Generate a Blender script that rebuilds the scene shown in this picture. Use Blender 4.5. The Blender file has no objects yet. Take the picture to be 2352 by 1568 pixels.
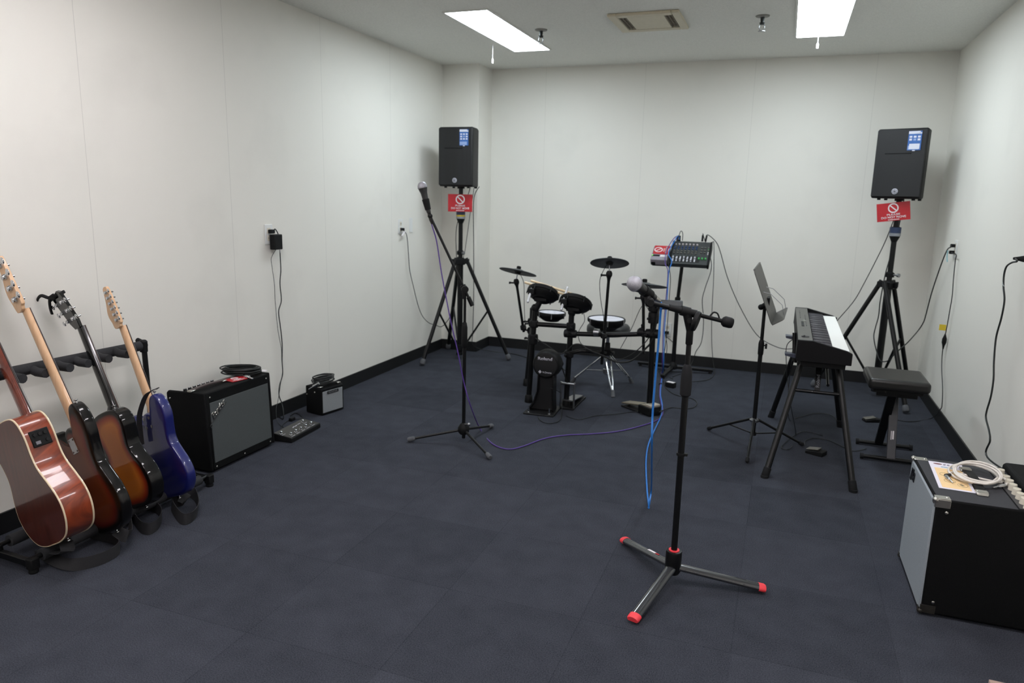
# Rehearsal studio with guitars, amplifiers, electronic drums, keyboard and PA.
# World: x runs right along the back wall, y runs towards the back wall (y=0), z up, metres.
import bpy, bmesh, math, random
from mathutils import Vector, Matrix
random.seed(7)
scene = bpy.context.scene
COL = scene.collection
PI = math.pi
R = math.radians

# ---------------------------------------------------------------- camera
FPX = 1661.36
YAW, PITCH, ROLL = -0.3535, 0.1990, 0.0227
CAM = Vector((2.943, -6.364, 1.43))
ROOM_H, ROOM_W, SKIRT = 2.537, 4.024, 0.0925
FRONT = -8.4
fw = Vector((math.sin(YAW)*math.cos(PITCH), math.cos(YAW)*math.cos(PITCH), -math.sin(PITCH)))
rt = Vector((math.cos(YAW), -math.sin(YAW), 0.0))
up = rt.cross(fw)
rt, up = math.cos(ROLL)*rt + math.sin(ROLL)*up, -math.sin(ROLL)*rt + math.cos(ROLL)*up
cd = bpy.data.cameras.new('camera')
cd.sensor_width = 36.0
cd.lens = 36.0*FPX/2352.0
cd.clip_start = 0.05
cd.dof.use_dof = True
cd.dof.focus_distance = 2.9
cd.dof.aperture_fstop = 3.2
cam = bpy.data.objects.new('camera', cd)
COL.objects.link(cam)
cam.matrix_world = Matrix(((rt.x, up.x, -fw.x, CAM.x), (rt.y, up.y, -fw.y, CAM.y), (rt.z, up.z, -fw.z, CAM.z), (0, 0, 0, 1)))
scene.camera = cam

# survey helpers: where the sight line through a photo point meets a plane of the room
def ray(px, py): return fw + rt*((px-1176.0)/FPX) - up*((py-784.0)/FPX)
def Zp(px, py, z=0.0):
    d = ray(px, py); return CAM + d*((z-CAM.z)/d.z)
def Xp(px, py, x=0.0):
    d = ray(px, py); return CAM + d*((x-CAM.x)/d.x)
def Yp(px, py, y=0.0):
    d = ray(px, py); return CAM + d*((y-CAM.y)/d.y)
def Vp(px, py, P, off=0.0):
    n = Vector((fw.x, fw.y, 0)).normalized(); d = ray(px, py)
    return CAM + d*(((Vector(P)-CAM).dot(n)+off)/d.dot(n))

# ---------------------------------------------------------------- view
scene.view_settings.view_transform = 'Standard'
scene.view_settings.look = 'None'
scene.view_settings.exposure = 0.0
scene.view_settings.gamma = 1.0
scene.view_settings.use_curve_mapping = False
w = bpy.data.worlds.new('World'); scene.world = w; w.use_nodes = True
w.node_tree.nodes['Background'].inputs[0].default_value = (0.02, 0.02, 0.02, 1)
w.node_tree.nodes['Background'].inputs[1].default_value = 1.0

# ---------------------------------------------------------------- materials
def lin(c):
    c = c/255.0
    return c/12.92 if c <= 0.04045 else ((c+0.055)/1.055)**2.4
def rgb(c): return (lin(c[0]), lin(c[1]), lin(c[2]), 1.0)
MATS = {}
def mat(name, col, rough=0.5, metal=0.0, var=0.08, scale=40.0, bump=0.0, bscale=None, coat=0.0, emit=0.0, spec=0.5, aniso=None):
    if name in MATS: return MATS[name]
    m = bpy.data.materials.new(name); m.use_nodes = True
    nt = m.node_tree; b = nt.nodes['Principled BSDF']
    tc = nt.nodes.new('ShaderNodeTexCoord')
    no = nt.nodes.new('ShaderNodeTexNoise'); no.inputs['Scale'].default_value = scale
    no.inputs['Detail'].default_value = 4.0
    if aniso:
        mp = nt.nodes.new('ShaderNodeMapping'); mp.inputs['Scale'].default_value = aniso
        nt.links.new(tc.outputs['Object'], mp.inputs['Vector']); nt.links.new(mp.outputs[0], no.inputs['Vector'])
    else:
        nt.links.new(tc.outputs['Object'], no.inputs['Vector'])
    cr = nt.nodes.new('ShaderNodeValToRGB')
    c = rgb(col)
    cr.color_ramp.elements[0].position = 0.3; cr.color_ramp.elements[1].position = 0.7
    cr.color_ramp.elements[0].color = tuple(max(0, v*(1-var)) for v in c[:3])+(1,)
    cr.color_ramp.elements[1].color = tuple(min(1, v*(1+var)) for v in c[:3])+(1,)
    nt.links.new(no.outputs['Fac'], cr.inputs[0]); nt.links.new(cr.outputs[0], b.inputs['Base Color'])
    b.inputs['Roughness'].default_value = rough; b.inputs['Metallic'].default_value = metal
    b.inputs['Specular IOR Level'].default_value = spec
    if coat: b.inputs['Coat Weight'].default_value = coat; b.inputs['Coat Roughness'].default_value = 0.05
    if bump:
        n2 = nt.nodes.new('ShaderNodeTexNoise'); n2.inputs['Scale'].default_value = bscale or scale
        n2.inputs['Detail'].default_value = 3.0
        nt.links.new(tc.outputs['Object'], n2.inputs['Vector'])
        bp = nt.nodes.new('ShaderNodeBump'); bp.inputs['Strength'].default_value = bump; bp.inputs['Distance'].default_value = 0.002
        nt.links.new(n2.outputs['Fac'], bp.inputs['Height']); nt.links.new(bp.outputs[0], b.inputs['Normal'])
    if emit:
        b.inputs['Emission Color'].default_value = c; b.inputs['Emission Strength'].default_value = emit
    MATS[name] = m
    return m

def math_node(nt, op, a=None, b=None):
    n = nt.nodes.new('ShaderNodeMath'); n.operation = op
    for i, v in enumerate((a, b)):
        if v is None: continue
        if isinstance(v, (int, float)): n.inputs[i].default_value = v
        else: nt.links.new(v, n.inputs[i])
    return n.outputs[0]

def wall_mat(name, axis, start, pitch, col, seam=0.84):
    """painted board wall: butt joints every `pitch` metres, faint handling marks"""
    m = bpy.data.materials.new(name); m.use_nodes = True
    nt = m.node_tree; b = nt.nodes['Principled BSDF']
    g = nt.nodes.new('ShaderNodeNewGeometry'); sx = nt.nodes.new('ShaderNodeSeparateXYZ')
    nt.links.new(g.outputs['Position'], sx.inputs[0])
    t = math_node(nt, 'SUBTRACT', sx.outputs[axis], start-pitch*20+pitch*0.5)
    t = math_node(nt, 'MODULO', t, pitch)
    t = math_node(nt, 'SUBTRACT', t, pitch*0.5)
    t = math_node(nt, 'ABSOLUTE', t)
    t = math_node(nt, 'LESS_THAN', t, 0.0016)
    no = nt.nodes.new('ShaderNodeTexNoise'); no.inputs['Scale'].default_value = 1.7; no.inputs['Detail'].default_value = 5
    nt.links.new(g.outputs['Position'], no.inputs['Vector'])
    cr = nt.nodes.new('ShaderNodeValToRGB'); c = rgb(col)
    cr.color_ramp.elements[0].position = 0.25; cr.color_ramp.elements[1].position = 0.45
    cr.color_ramp.elements[0].color = tuple(v*0.93 for v in c[:3])+(1,); cr.color_ramp.elements[1].color = c
    nt.links.new(no.outputs['Fac'], cr.inputs[0])
    mx = nt.nodes.new('ShaderNodeMix'); mx.data_type = 'RGBA'
    mx.inputs[7].default_value = tuple(v*seam for v in c[:3])+(1,)
    nt.links.new(t, mx.inputs[0]); nt.links.new(cr.outputs[0], mx.inputs[6])
    nt.links.new(mx.outputs[2], b.inputs['Base Color'])
    b.inputs['Roughness'].default_value = 0.62; b.inputs['Specular IOR Level'].default_value = 0.25
    return m

def carpet_mat():
    m = bpy.data.materials.new('carpet_tiles'); m.use_nodes = True
    nt = m.node_tree; b = nt.nodes['Principled BSDF']
    g = nt.nodes.new('ShaderNodeNewGeometry')
    mp = nt.nodes.new('ShaderNodeMapping'); mp.inputs['Scale'].default_value = (2, 2, 2)
    mp.inputs['Location'].default_value = (0.2, 0.3, 0)
    nt.links.new(g.outputs['Position'], mp.inputs['Vector'])
    fl = nt.nodes.new('ShaderNodeVectorMath'); fl.operation = 'FLOOR'
    nt.links.new(mp.outputs[0], fl.inputs[0])
    wn = nt.nodes.new('ShaderNodeTexWhiteNoise'); wn.noise_dimensions = '2D'
    nt.links.new(fl.outputs[0], wn.inputs['Vector'])
    fr = nt.nodes.new('ShaderNodeVectorMath'); fr.operation = 'FRACTION'
    nt.links.new(mp.outputs[0], fr.inputs[0])
    sx = nt.nodes.new('ShaderNodeSeparateXYZ'); nt.links.new(fr.outputs[0], sx.inputs[0])
    edge = math_node(nt, 'MAXIMUM', math_node(nt, 'LESS_THAN', sx.outputs[0], 0.008), math_node(nt, 'LESS_THAN', sx.outputs[1], 0.008))
    no = nt.nodes.new('ShaderNodeTexNoise'); no.inputs['Scale'].default_value = 260; no.inputs['Detail'].default_value = 3
    nt.links.new(g.outputs['Position'], no.inputs['Vector'])
    n3 = nt.nodes.new('ShaderNodeTexNoise'); n3.inputs['Scale'].default_value = 9; n3.inputs['Detail'].default_value = 4
    nt.links.new(g.outputs['Position'], n3.inputs['Vector'])
    v = math_node(nt, 'ADD', math_node(nt, 'MULTIPLY', no.outputs['Fac'], 0.75), math_node(nt, 'MULTIPLY', n3.outputs['Fac'], 0.20))
    v = math_node(nt, 'ADD', v, 0.05)
    v = math_node(nt, 'ADD', v, math_node(nt, 'MULTIPLY', wn.outputs['Value'], 0.07))
    v = math_node(nt, 'SUBTRACT', v, math_node(nt, 'MULTIPLY', edge, 0.06))
    cr = nt.nodes.new('ShaderNodeValToRGB')
    cr.color_ramp.elements[0].position = 0.30; cr.color_ramp.elements[1].position = 0.85
    cr.color_ramp.elements[0].color = rgb((30, 32, 37)); cr.color_ramp.elements[1].color = rgb((79, 82, 91))
    nt.links.new(v, cr.inputs[0]); nt.links.new(cr.outputs[0], b.inputs['Base Color'])
    bp = nt.nodes.new('ShaderNodeBump'); bp.inputs['Strength'].default_value = 0.6; bp.inputs['Distance'].default_value = 0.003
    nt.links.new(no.outputs['Fac'], bp.inputs['Height']); nt.links.new(bp.outputs[0], b.inputs['Normal'])
    b.inputs['Roughness'].default_value = 1.0; b.inputs['Specular IOR Level'].default_value = 0.04
    return m

def burst_mat(name, edge, mid, core, p0, p1, p2):
    """sunburst lacquer: 'burst' is 0 on the body's rim and 1 at its middle"""
    m = bpy.data.materials.new(name); m.use_nodes = True
    nt = m.node_tree; b = nt.nodes['Principled BSDF']
    a = nt.nodes.new('ShaderNodeAttribute'); a.attribute_name = 'burst'
    tc = nt.nodes.new('ShaderNodeTexCoord')
    no = nt.nodes.new('ShaderNodeTexNoise'); no.inputs['Scale'].default_value = 14; nt.links.new(tc.outputs['Object'], no.inputs['Vector'])
    v = math_node(nt, 'ADD', a.outputs['Fac'], math_node(nt, 'MULTIPLY', math_node(nt, 'SUBTRACT', no.outputs['Fac'], 0.5), 0.06))
    cr = nt.nodes.new('ShaderNodeValToRGB')
    e = cr.color_ramp.elements
    e[0].position = p0; e[0].color = rgb(edge); e[1].position = p2; e[1].color = rgb(core)
    k = e.new(p1); k.color = rgb(mid)
    nt.links.new(v, cr.inputs[0]); nt.links.new(cr.outputs[0], b.inputs['Base Color'])
    b.inputs['Roughness'].default_value = 0.4; b.inputs['Specular IOR Level'].default_value = 0.1; b.inputs['Coat Weight'].default_value = 0.7; b.inputs['Coat Roughness'].default_value = 0.03
    return m

def wood_mat(name, c0, c1, rough=0.25, coat=1.0, scale=(1, 9, 1), nscale=9.0, rot=0.0):
    m = bpy.data.materials.new(name); m.use_nodes = True
    nt = m.node_tree; b = nt.nodes['Principled BSDF']
    tc = nt.nodes.new('ShaderNodeTexCoord'); mp = nt.nodes.new('ShaderNodeMapping')
    mp.inputs['Scale'].default_value = scale; mp.inputs['Rotation'].default_value = (0, rot, 0)
    nt.links.new(tc.outputs['Object'], mp.inputs['Vector'])
    no = nt.nodes.new('ShaderNodeTexNoise'); no.inputs['Scale'].default_value = nscale; no.inputs['Detail'].default_value = 6; no.inputs['Distortion'].default_value = 0.6
    nt.links.new(mp.outputs[0], no.inputs['Vector'])
    cr = nt.nodes.new('ShaderNodeValToRGB'); cr.color_ramp.elements[0].position = 0.3; cr.color_ramp.elements[1].position = 0.7
    cr.color_ramp.elements[0].color = rgb(c0); cr.color_ramp.elements[1].color = rgb(c1)
    nt.links.new(no.outputs['Fac'], cr.inputs[0]); nt.links.new(cr.outputs[0], b.inputs['Base Color'])
    b.inputs['Roughness'].default_value = rough
    if coat: b.inputs['Coat Weight'].default_value = coat; b.inputs['Coat Roughness'].default_value = 0.03
    return m

def mesh_mat(name, dark, light, scale, rough=0.6, metal=0.0):
    """woven or perforated cloth / metal: fine checker weave"""
    m = bpy.data.materials.new(name); m.use_nodes = True
    nt = m.node_tree; b = nt.nodes['Principled BSDF']
    tc = nt.nodes.new('ShaderNodeTexCoord')
    vo = nt.nodes.new('ShaderNodeTexVoronoi'); vo.inputs['Scale'].default_value = scale; vo.inputs['Randomness'].default_value = 0.25
    nt.links.new(tc.outputs['Object'], vo.inputs['Vector'])
    cr = nt.nodes.new('ShaderNodeValToRGB'); cr.color_ramp.elements[0].position = 0.15; cr.color_ramp.elements[1].position = 0.6
    cr.color_ramp.elements[0].color = rgb(light); cr.color_ramp.elements[1].color = rgb(dark)
    nt.links.new(vo.outputs['Distance'], cr.inputs[0]); nt.links.new(cr.outputs[0], b.inputs['Base Color'])
    b.inputs['Roughness'].default_value = rough; b.inputs['Metallic'].default_value = metal
    bp = nt.nodes.new('ShaderNodeBump'); bp.inputs['Strength'].default_value = 0.4; bp.inputs['Distance'].default_value = 0.001; bp.invert = True
    nt.links.new(vo.outputs['Distance'], bp.inputs['Height']); nt.links.new(bp.outputs[0], b.inputs['Normal'])
    return m

M_BLACK = mat('satin_black_paint', (12, 13, 14), 0.36, var=0.1, scale=60, spec=0.32)
M_BLACKM = mat('matt_black_plastic', (13, 14, 15), 0.6, var=0.12, scale=90, bump=0.15, bscale=500, spec=0.25)
M_GLOSS = mat('gloss_black_lacquer', (9, 10, 11), 0.16, coat=0.6, var=0.05)
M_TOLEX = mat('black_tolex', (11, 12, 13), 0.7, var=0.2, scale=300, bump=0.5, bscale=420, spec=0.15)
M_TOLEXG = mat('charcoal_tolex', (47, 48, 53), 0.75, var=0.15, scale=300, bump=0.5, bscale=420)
M_RUBBER = mat('grey_rubber', (82, 84, 88), 0.75, var=0.1)
M_DRUB = mat('dark_rubber', (26, 27, 29), 0.8, var=0.1, spec=0.25)
M_CHROME = mat('chrome', (205, 207, 210), 0.12, 1.0, var=0.03)
M_STEEL = mat('brushed_steel', (150, 152, 155), 0.32, 1.0, var=0.1)
M_CABLE = mat('black_cable_jacket', (19, 23, 23), 0.5, var=0.1)
M_BLUE = mat('blue_cable_jacket', (42, 118, 200), 0.45, var=0.08)
M_PURPLE = mat('purple_cable_jacket', (82, 54, 136), 0.45, var=0.08)
M_WHITE = mat('white_plastic', (228, 228, 222), 0.45, var=0.03)
M_IVORY = mat('ivory_plastic', (214, 208, 192), 0.5, var=0.04)
M_RED = mat('red_signboard', (178, 30, 40), 0.35, var=0.06, scale=12)
M_PRINT = mat('white_print', (226, 222, 224), 0.5, var=0.03)
M_CORAL = mat('coral_red_rubber', (236, 62, 72), 0.5, var=0.05)
M_SILVERC = mat('silver_print', (190, 190, 200), 0.4, var=0.05)

# ---------------------------------------------------------------- mesh builder
def frame(o, x, y, z):
    o, x, y, z = Vector(o), Vector(x), Vector(y), Vector(z)
    return Matrix(((x.x, y.x, z.x, o.x), (x.y, y.y, z.y, o.y), (x.z, y.z, z.z, o.z), (0, 0, 0, 1)))
def T(x, y=None, z=None):
    return Matrix.Translation(Vector(x) if y is None else Vector((x, y, z)))
def RZ(a): return Matrix.Rotation(a, 4, 'Z')
def RX(a): return Matrix.Rotation(a, 4, 'X')
def RY(a): return Matrix.Rotation(a, 4, 'Y')
def axis_frame(p, d):
    d = Vector(d).normalized()
    a = Vector((0, 0, 1)) if abs(d.z) < 0.9 else Vector((1, 0, 0))
    x = a.cross(d).normalized(); y = d.cross(x)
    return frame(p, x, y, d)
def spline(pts, sub=6, closed=False):
    P = [Vector(p) for p in pts]; n = len(P)
    if n < 3: return P
    out = []
    rng = range(n) if closed else range(n-1)
    for i in rng:
        if closed: a, b, c, d = P[(i-1) % n], P[i], P[(i+1) % n], P[(i+2) % n]
        else: a, b, c, d = P[max(i-1, 0)], P[i], P[i+1], P[min(i+2, n-1)]
        for k in range(sub):
            t = k/sub
            out.append(0.5*((2*b)+(c-a)*t+(2*a-5*b+4*c-d)*t*t+(3*b-a-3*c+d)*t**3))
    if not closed: out.append(P[-1])
    return out

class MB:
    def __init__(s, M=None): s.bm = bmesh.new(); s.M = M or Matrix(); s.mi = 0; s.smooth_ang = 38
    def add(s, verts, faces):
        vs = [s.bm.verts.new(s.M @ Vector(v)) for v in verts]
        for f in faces:
            try:
                q = s.bm.faces.new([vs[i] for i in f]); q.material_index = s.mi
            except ValueError: pass
        return vs
    def box(s, c, size, rot=None):
        x, y, z = size[0]/2, size[1]/2, size[2]/2
        V = [Vector((i*x, j*y, k*z)) for i in (-1, 1) for j in (-1, 1) for k in (-1, 1)]
        if rot is not None: V = [rot @ v for v in V]
        V = [v+Vector(c) for v in V]
        s.add(V, [(0, 1, 3, 2), (4, 6, 7, 5), (0, 4, 5, 1), (2, 3, 7, 6), (0, 2, 6, 4), (1, 5, 7, 3)]); return s
    def lohi(s, lo, hi):
        return s.box([(a+b)/2 for a, b in zip(lo, hi)], [abs(b-a) for a, b in zip(lo, hi)])
    def hexa(s, b4, t4):
        s.add(list(b4)+list(t4), [(3, 2, 1, 0), (4, 5, 6, 7), (0, 1, 5, 4), (1, 2, 6, 5), (2, 3, 7, 6), (3, 0, 4, 7)]); return s
    def cyl(s, p0, p1, r0, r1=None, n=14):
        r1 = r0 if r1 is None else r1
        p0, p1 = Vector(p0), Vector(p1); F = axis_frame(p0, p1-p0); L = (p1-p0).length
        V = [F @ Vector((r0*math.cos(2*PI*i/n), r0*math.sin(2*PI*i/n), 0)) for i in range(n)]
        V += [F @ Vector((r1*math.cos(2*PI*i/n), r1*math.sin(2*PI*i/n), L)) for i in range(n)]
        fs = [(i, (i+1) % n, n+(i+1) % n, n+i) for i in range(n)]
        fs += [tuple(range(n-1, -1, -1)), tuple(range(n, 2*n))]
        s.add(V, fs); return s
    def lathe(s, p, d, prof, n=24):
        F = axis_frame(p, d); V = []; fs = []; rings = []
        for r, h in prof:
            if r < 1e-6: rings.append([len(V)]); V.append(F @ Vector((0, 0, h)))
            else:
                rings.append(list(range(len(V), len(V)+n)))
                V += [F @ Vector((r*math.cos(2*PI*i/n), r*math.sin(2*PI*i/n), h)) for i in range(n)]
        for a, b in zip(rings, rings[1:]):
            for i in range(n):
                j = (i+1) % n
                if len(a) == 1 and len(b) == 1: continue
                if len(a) == 1: fs.append((a[0], b[j], b[i]))
                elif len(b) == 1: fs.append((a[i], a[j], b[0]))
                else: fs.append((a[i], a[j], b[j], b[i]))
        if len(rings[0]) > 1: fs.append(tuple(reversed(rings[0])))
        if len(rings[-1]) > 1: fs.append(tuple(rings[-1]))
        s.add(V, fs); return s
    def sphere(s, c, r, n=16, sq=(1, 1, 1)):
        m = n//2; V = [Vector((0, 0, -1))]
        for k in range(1, m):
            a = -PI/2+PI*k/m
            V += [Vector((math.cos(a)*math.cos(2*PI*i/n), math.cos(a)*math.sin(2*PI*i/n), math.sin(a))) for i in range(n)]
        V.append(Vector((0, 0, 1))); fs = []
        for i in range(n): fs.append((0, 1+(i+1) % n, 1+i))
        for k in range(m-2):
            for i in range(n): fs.append((1+k*n+i, 1+k*n+(i+1) % n, 1+(k+1)*n+(i+1) % n, 1+(k+1)*n+i))
        b = 1+(m-2)*n; t = len(V)-1
        for i in range(n): fs.append((b+i, b+(i+1) % n, t))
        s.add([Vector((v.x*sq[0], v.y*sq[1], v.z*sq[2]))*r+Vector(c) for v in V], fs); return s
    def tube(s, pts, r, n=8, sub=6, smooth=True, closed=False, flat=1.0):
        P = spline(pts, sub, closed) if smooth else [Vector(p) for p in pts]
        rr = r if callable(r) else (lambda t: r)
        m = len(P); V = []; fs = []; pv = None
        for i, p in enumerate(P):
            a = P[(i-1) % m] if closed else P[max(i-1, 0)]; b = P[(i+1) % m] if closed else P[min(i+1, m-1)]
            d = (b-a); d = d.normalized() if d.length > 1e-9 else Vector((0, 0, 1))
            if pv is None:
                k = Vector((0, 0, 1)) if abs(d.z) < 0.9 else Vector((1, 0, 0)); x = k.cross(d).normalized()
            else:
                x = pv-d*pv.dot(d); x = x.normalized() if x.length > 1e-6 else d.orthogonal().normalized()
            pv = x; y = d.cross(x); q = rr(i/max(1, m-1))
            V += [p+x*(q*math.cos(2*PI*j/n))+y*(q*flat*math.sin(2*PI*j/n)) for j in range(n)]
        segs = m if closed else m-1
        for i in range(segs):
            for j in range(n):
                a = i*n; b = ((i+1) % m)*n
                fs.append((a+j, a+(j+1) % n, b+(j+1) % n, b+j))
        if not closed: fs += [tuple(range(n-1, -1, -1)), tuple(range((m-1)*n, m*n))]
        s.add(V, fs); return s
    def prism(s, outline, h0, h1, F=None):
        """polygon in F's xy plane extruded along F's z"""
        F = F or Matrix(); n = len(outline)
        V = [F @ Vector((a, b, h0)) for a, b in outline]+[F @ Vector((a, b, h1)) for a, b in outline]
        fs = [(i, (i+1) % n, n+(i+1) % n, n+i) for i in range(n)]+[tuple(range(n-1, -1, -1)), tuple(range(n, 2*n))]
        s.add(V, fs); return s
    def ribbon(s, pts, wd, wdt, th=0.002, sub=6):
        """strap: centre line pts, width vectors wd (one per point), width wdt"""
        P = spline(pts, sub); W = spline(wd, sub); m = len(P); V = []; fs = []
        for i, (p, q) in enumerate(zip(P, W)):
            d = (P[min(i+1, m-1)]-P[max(i-1, 0)]).normalized()
            q = (q-d*q.dot(d)).normalized()*(wdt/2); nn = d.cross(q).normalized()*(th/2)
            V += [p-q-nn, p+q-nn, p+q+nn, p-q+nn]
        for i in range(m-1):
            for j in range(4): fs.append((i*4+j, i*4+(j+1) % 4, i*4+4+(j+1) % 4, i*4+4+j))
        fs += [(3, 2, 1, 0), tuple(range((m-1)*4, m*4))]
        s.add(V, fs); return s
    def obj(s, name, mats, parent=None, bevel=0.0, seg=2, sharp=None):
        bm = s.bm
        bmesh.ops.recalc_face_normals(bm, faces=bm.faces)
        lim = R(sharp or s.smooth_ang)
        for f in bm.faces: f.smooth = True
        for e in bm.edges:
            if len(e.link_faces) == 2 and e.calc_face_angle(0) > lim: e.smooth = False
        me = bpy.data.meshes.new(name); bm.to_mesh(me); bm.free()
        for m in (mats if isinstance(mats, (list, tuple)) else [mats]): me.materials.append(m)
        o = bpy.data.objects.new(name, me); COL.objects.link(o)
        if bevel:
            md = o.modifiers.new('bevel', 'BEVEL'); md.width = bevel; md.segments = seg; md.limit_method = 'ANGLE'; md.angle_limit = R(35)
        if parent is not None: adopt(o, parent)
        return o

def adopt(o, parent):
    o.parent = parent
    if parent.type == 'EMPTY': o.matrix_parent_inverse = Matrix.Translation(-Vector(parent.location))
def tag(o, label, cat, group=None, kind=None):
    if label: o['label'] = label
    if cat: o['category'] = cat
    if group: o['group'] = group
    if kind: o['kind'] = kind
    return o
def thing(name, loc, label, cat, group=None):
    o = bpy.data.objects.new(name, None); COL.objects.link(o); o.location = Vector(loc); o.empty_display_size = 0.05
    return tag(o, label, cat, group)
def struct(o): o['kind'] = 'structure'; return o
def clone(o, M, parent):
    """another instance of a part, moved by M"""
    c = o.copy(); COL.objects.link(c); c.parent = parent; c.matrix_basis = M
    c.matrix_parent_inverse = Matrix.Translation(-Vector(parent.location)) if parent.type == 'EMPTY' else Matrix()
    return c

def lettering(txt, M, width, height, m, parent, name='lettering', shear=0.0, fat=0.0, thick=0.0006):
    """raised or printed lettering, centred on M's origin in M's xy plane"""
    cu = bpy.data.curves.new('t', 'FONT'); cu.body = txt; cu.size = 1.0; cu.shear = shear; cu.offset = fat; cu.resolution_u = 3
    o = bpy.data.objects.new('t', cu); COL.objects.link(o)
    dg = bpy.context.evaluated_depsgraph_get()
    me = bpy.data.meshes.new_from_object(o.evaluated_get(dg))
    bpy.data.objects.remove(o); bpy.data.curves.remove(cu)
    xs = [v.co.x for v in me.vertices]; ys = [v.co.y for v in me.vertices]
    x0, x1, y0, y1 = min(xs), max(xs), min(ys), max(ys)
    bm = bmesh.new(); bm.from_mesh(me); bpy.data.meshes.remove(me)
    for v in bm.verts:
        v.co = Vector(((v.co.x-(x0+x1)/2)/(x1-x0)*width, (v.co.y-(y0+y1)/2)/(y1-y0)*height, 0))
    ge = bmesh.ops.extrude_face_region(bm, geom=list(bm.faces))
    for v in [g for g in ge['geom'] if isinstance(g, bmesh.types.BMVert)]: v.co.z += thick
    bm.transform(M)
    bmesh.ops.recalc_face_normals(bm, faces=bm.faces)
    me = bpy.data.meshes.new(name); bm.to_mesh(me); bm.free(); me.materials.append(m)
    ob = bpy.data.objects.new(name, me); COL.objects.link(ob); adopt(ob, parent)
    return ob
# ---------------------------------------------------------------- room shell
WALLC = (230, 228, 220)
M_WL = wall_mat('wall_left_paint', 1, -3.021, 0.898, WALLC, 0.80)
M_WB = wall_mat('wall_back_paint', 0, 0.859, 0.876, WALLC, 0.87)
M_WR = wall_mat('wall_right_paint', 1, -0.35, 0.898, WALLC, 0.955)
M_CEIL = mat('ceiling_board', (234, 234, 228), 0.85, var=0.06, scale=120, bump=0.35, bscale=170, spec=0.2)
M_SKIRT = mat('black_vinyl_skirting', (17, 18, 19), 0.5, var=0.1, scale=30)
H, W = ROOM_H, ROOM_W
CW, CDP = 0.350, 0.310
struct(MB().lohi((-0.12, FRONT-0.12, -0.12), (W+0.12, 0.12, 0)).obj('floor', carpet_mat()))
struct(MB().lohi((-0.12, FRONT-0.12, H), (W+0.12, 0.12, H+0.12)).obj('ceiling', M_CEIL))
struct(MB().lohi((-0.12, FRONT, 0), (0, 0, H)).obj('wall_left', M_WL))
struct(MB().lohi((W, FRONT, 0), (W+0.12, 0, H)).obj('wall_right', M_WR))
struct(MB().lohi((-0.12, 0, 0), (W+0.12, 0.12, H)).obj('wall_back', M_WB))
struct(MB().lohi((-0.12, FRONT-0.12, 0), (W+0.12, FRONT, H)).obj('wall_front', M_WB))
struct(MB().lohi((0, -CDP, 0), (CW, 0, H)).obj('wall_corner', mat('pillar_paint', WALLC, 0.62, var=0.02, scale=3, spec=0.25)))
sk = 0.009
struct(MB().lohi((0, FRONT, 0), (sk, -CDP-sk, SKIRT)).obj('baseboard_left', M_SKIRT, bevel=0.002))
struct(MB().lohi((W-sk, FRONT, 0), (W, -sk, SKIRT)).obj('baseboard_right', M_SKIRT, bevel=0.002))
struct(MB().lohi((CW+sk, -sk, 0), (W, 0, SKIRT)).obj('baseboard_back', M_SKIRT, bevel=0.002))
struct(MB().lohi((0, -CDP-sk, 0), (CW+sk, -CDP, SKIRT)).lohi((CW, -CDP, 0), (CW+sk, 0, SKIRT)).obj('baseboard_corner', M_SKIRT, bevel=0.002))

# ---------------------------------------------------------------- ceiling fittings
def lamp_mat(name, col, s):
    m = bpy.data.materials.new(name); m.use_nodes = True; nt = m.node_tree; b = nt.nodes['Principled BSDF']
    tc = nt.nodes.new('ShaderNodeTexCoord'); no = nt.nodes.new('ShaderNodeTexNoise'); no.inputs['Scale'].default_value = 200
    nt.links.new(tc.outputs['Object'], no.inputs['Vector'])
    bp = nt.nodes.new('ShaderNodeBump'); bp.inputs['Strength'].default_value = 0.1; nt.links.new(no.outputs['Fac'], bp.inputs['Height']); nt.links.new(bp.outputs[0], b.inputs['Normal'])
    b.inputs['Base Color'].default_value = (0.8, 0.8, 0.8, 1); b.inputs['Emission Color'].default_value = col; b.inputs['Emission Strength'].default_value = s
    return m
LAMP = 21.3
M_LAMP = lamp_mat('fluorescent_diffuser', (0.90, 1.0, 1.07, 1), LAMP)
M_LAMPW = lamp_mat('fluorescent_diffuser_warm', (1.04, 0.99, 1.03, 1), LAMP)
def ceiling_light(x0, x1, y0, y1, label, m, cord=None):
    t = thing('ceiling_light', ((x0+x1)/2, (y0+y1)/2, H), label, 'ceiling light', 'recessed fluorescent ceiling lights')
    f = 0.012
    b = MB()
    for lo, hi in (((x0-f, y0-f), (x0, y1+f)), ((x1, y0-f), (x1+f, y1+f)), ((x0, y0-f), (x1, y0)), ((x0, y1), (x1, y1+f))):
        b.lohi((lo[0], lo[1], H-0.008), (hi[0], hi[1], H))
    b.obj('frame', M_WHITE, t)
    MB().lohi((x0, y0, H-0.004), (x1, y1, H-0.001)).obj('diffuser', m, t)
    if cord:
        x, y, z = cord
        MB().tube([(x, y, H-0.004), (x, y, z+0.03)], 0.0032, 6, smooth=False).obj('pull_cord', mat('grey_cord', (190, 185, 185), 0.6), t)
        MB().lathe((x, y, z), (0, 0, 1), [(0.0, 0), (0.007, 0.001), (0.008, 0.012), (0.0075, 0.03), (0.004, 0.036), (0, 0.037)], 12).obj('pull_handle', M_WHITE, t)
c1 = Vp(1131, 146, (0.99, -0.98, H)); c2 = Vp(1877, 112, (3.04, -0.85, H))
ceiling_light(0.845, 1.130, -2.02, -0.765, 'blown out white fluorescent panel on the left half of the ceiling', M_LAMP, (c1.x, c1.y, c1.z))
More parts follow.
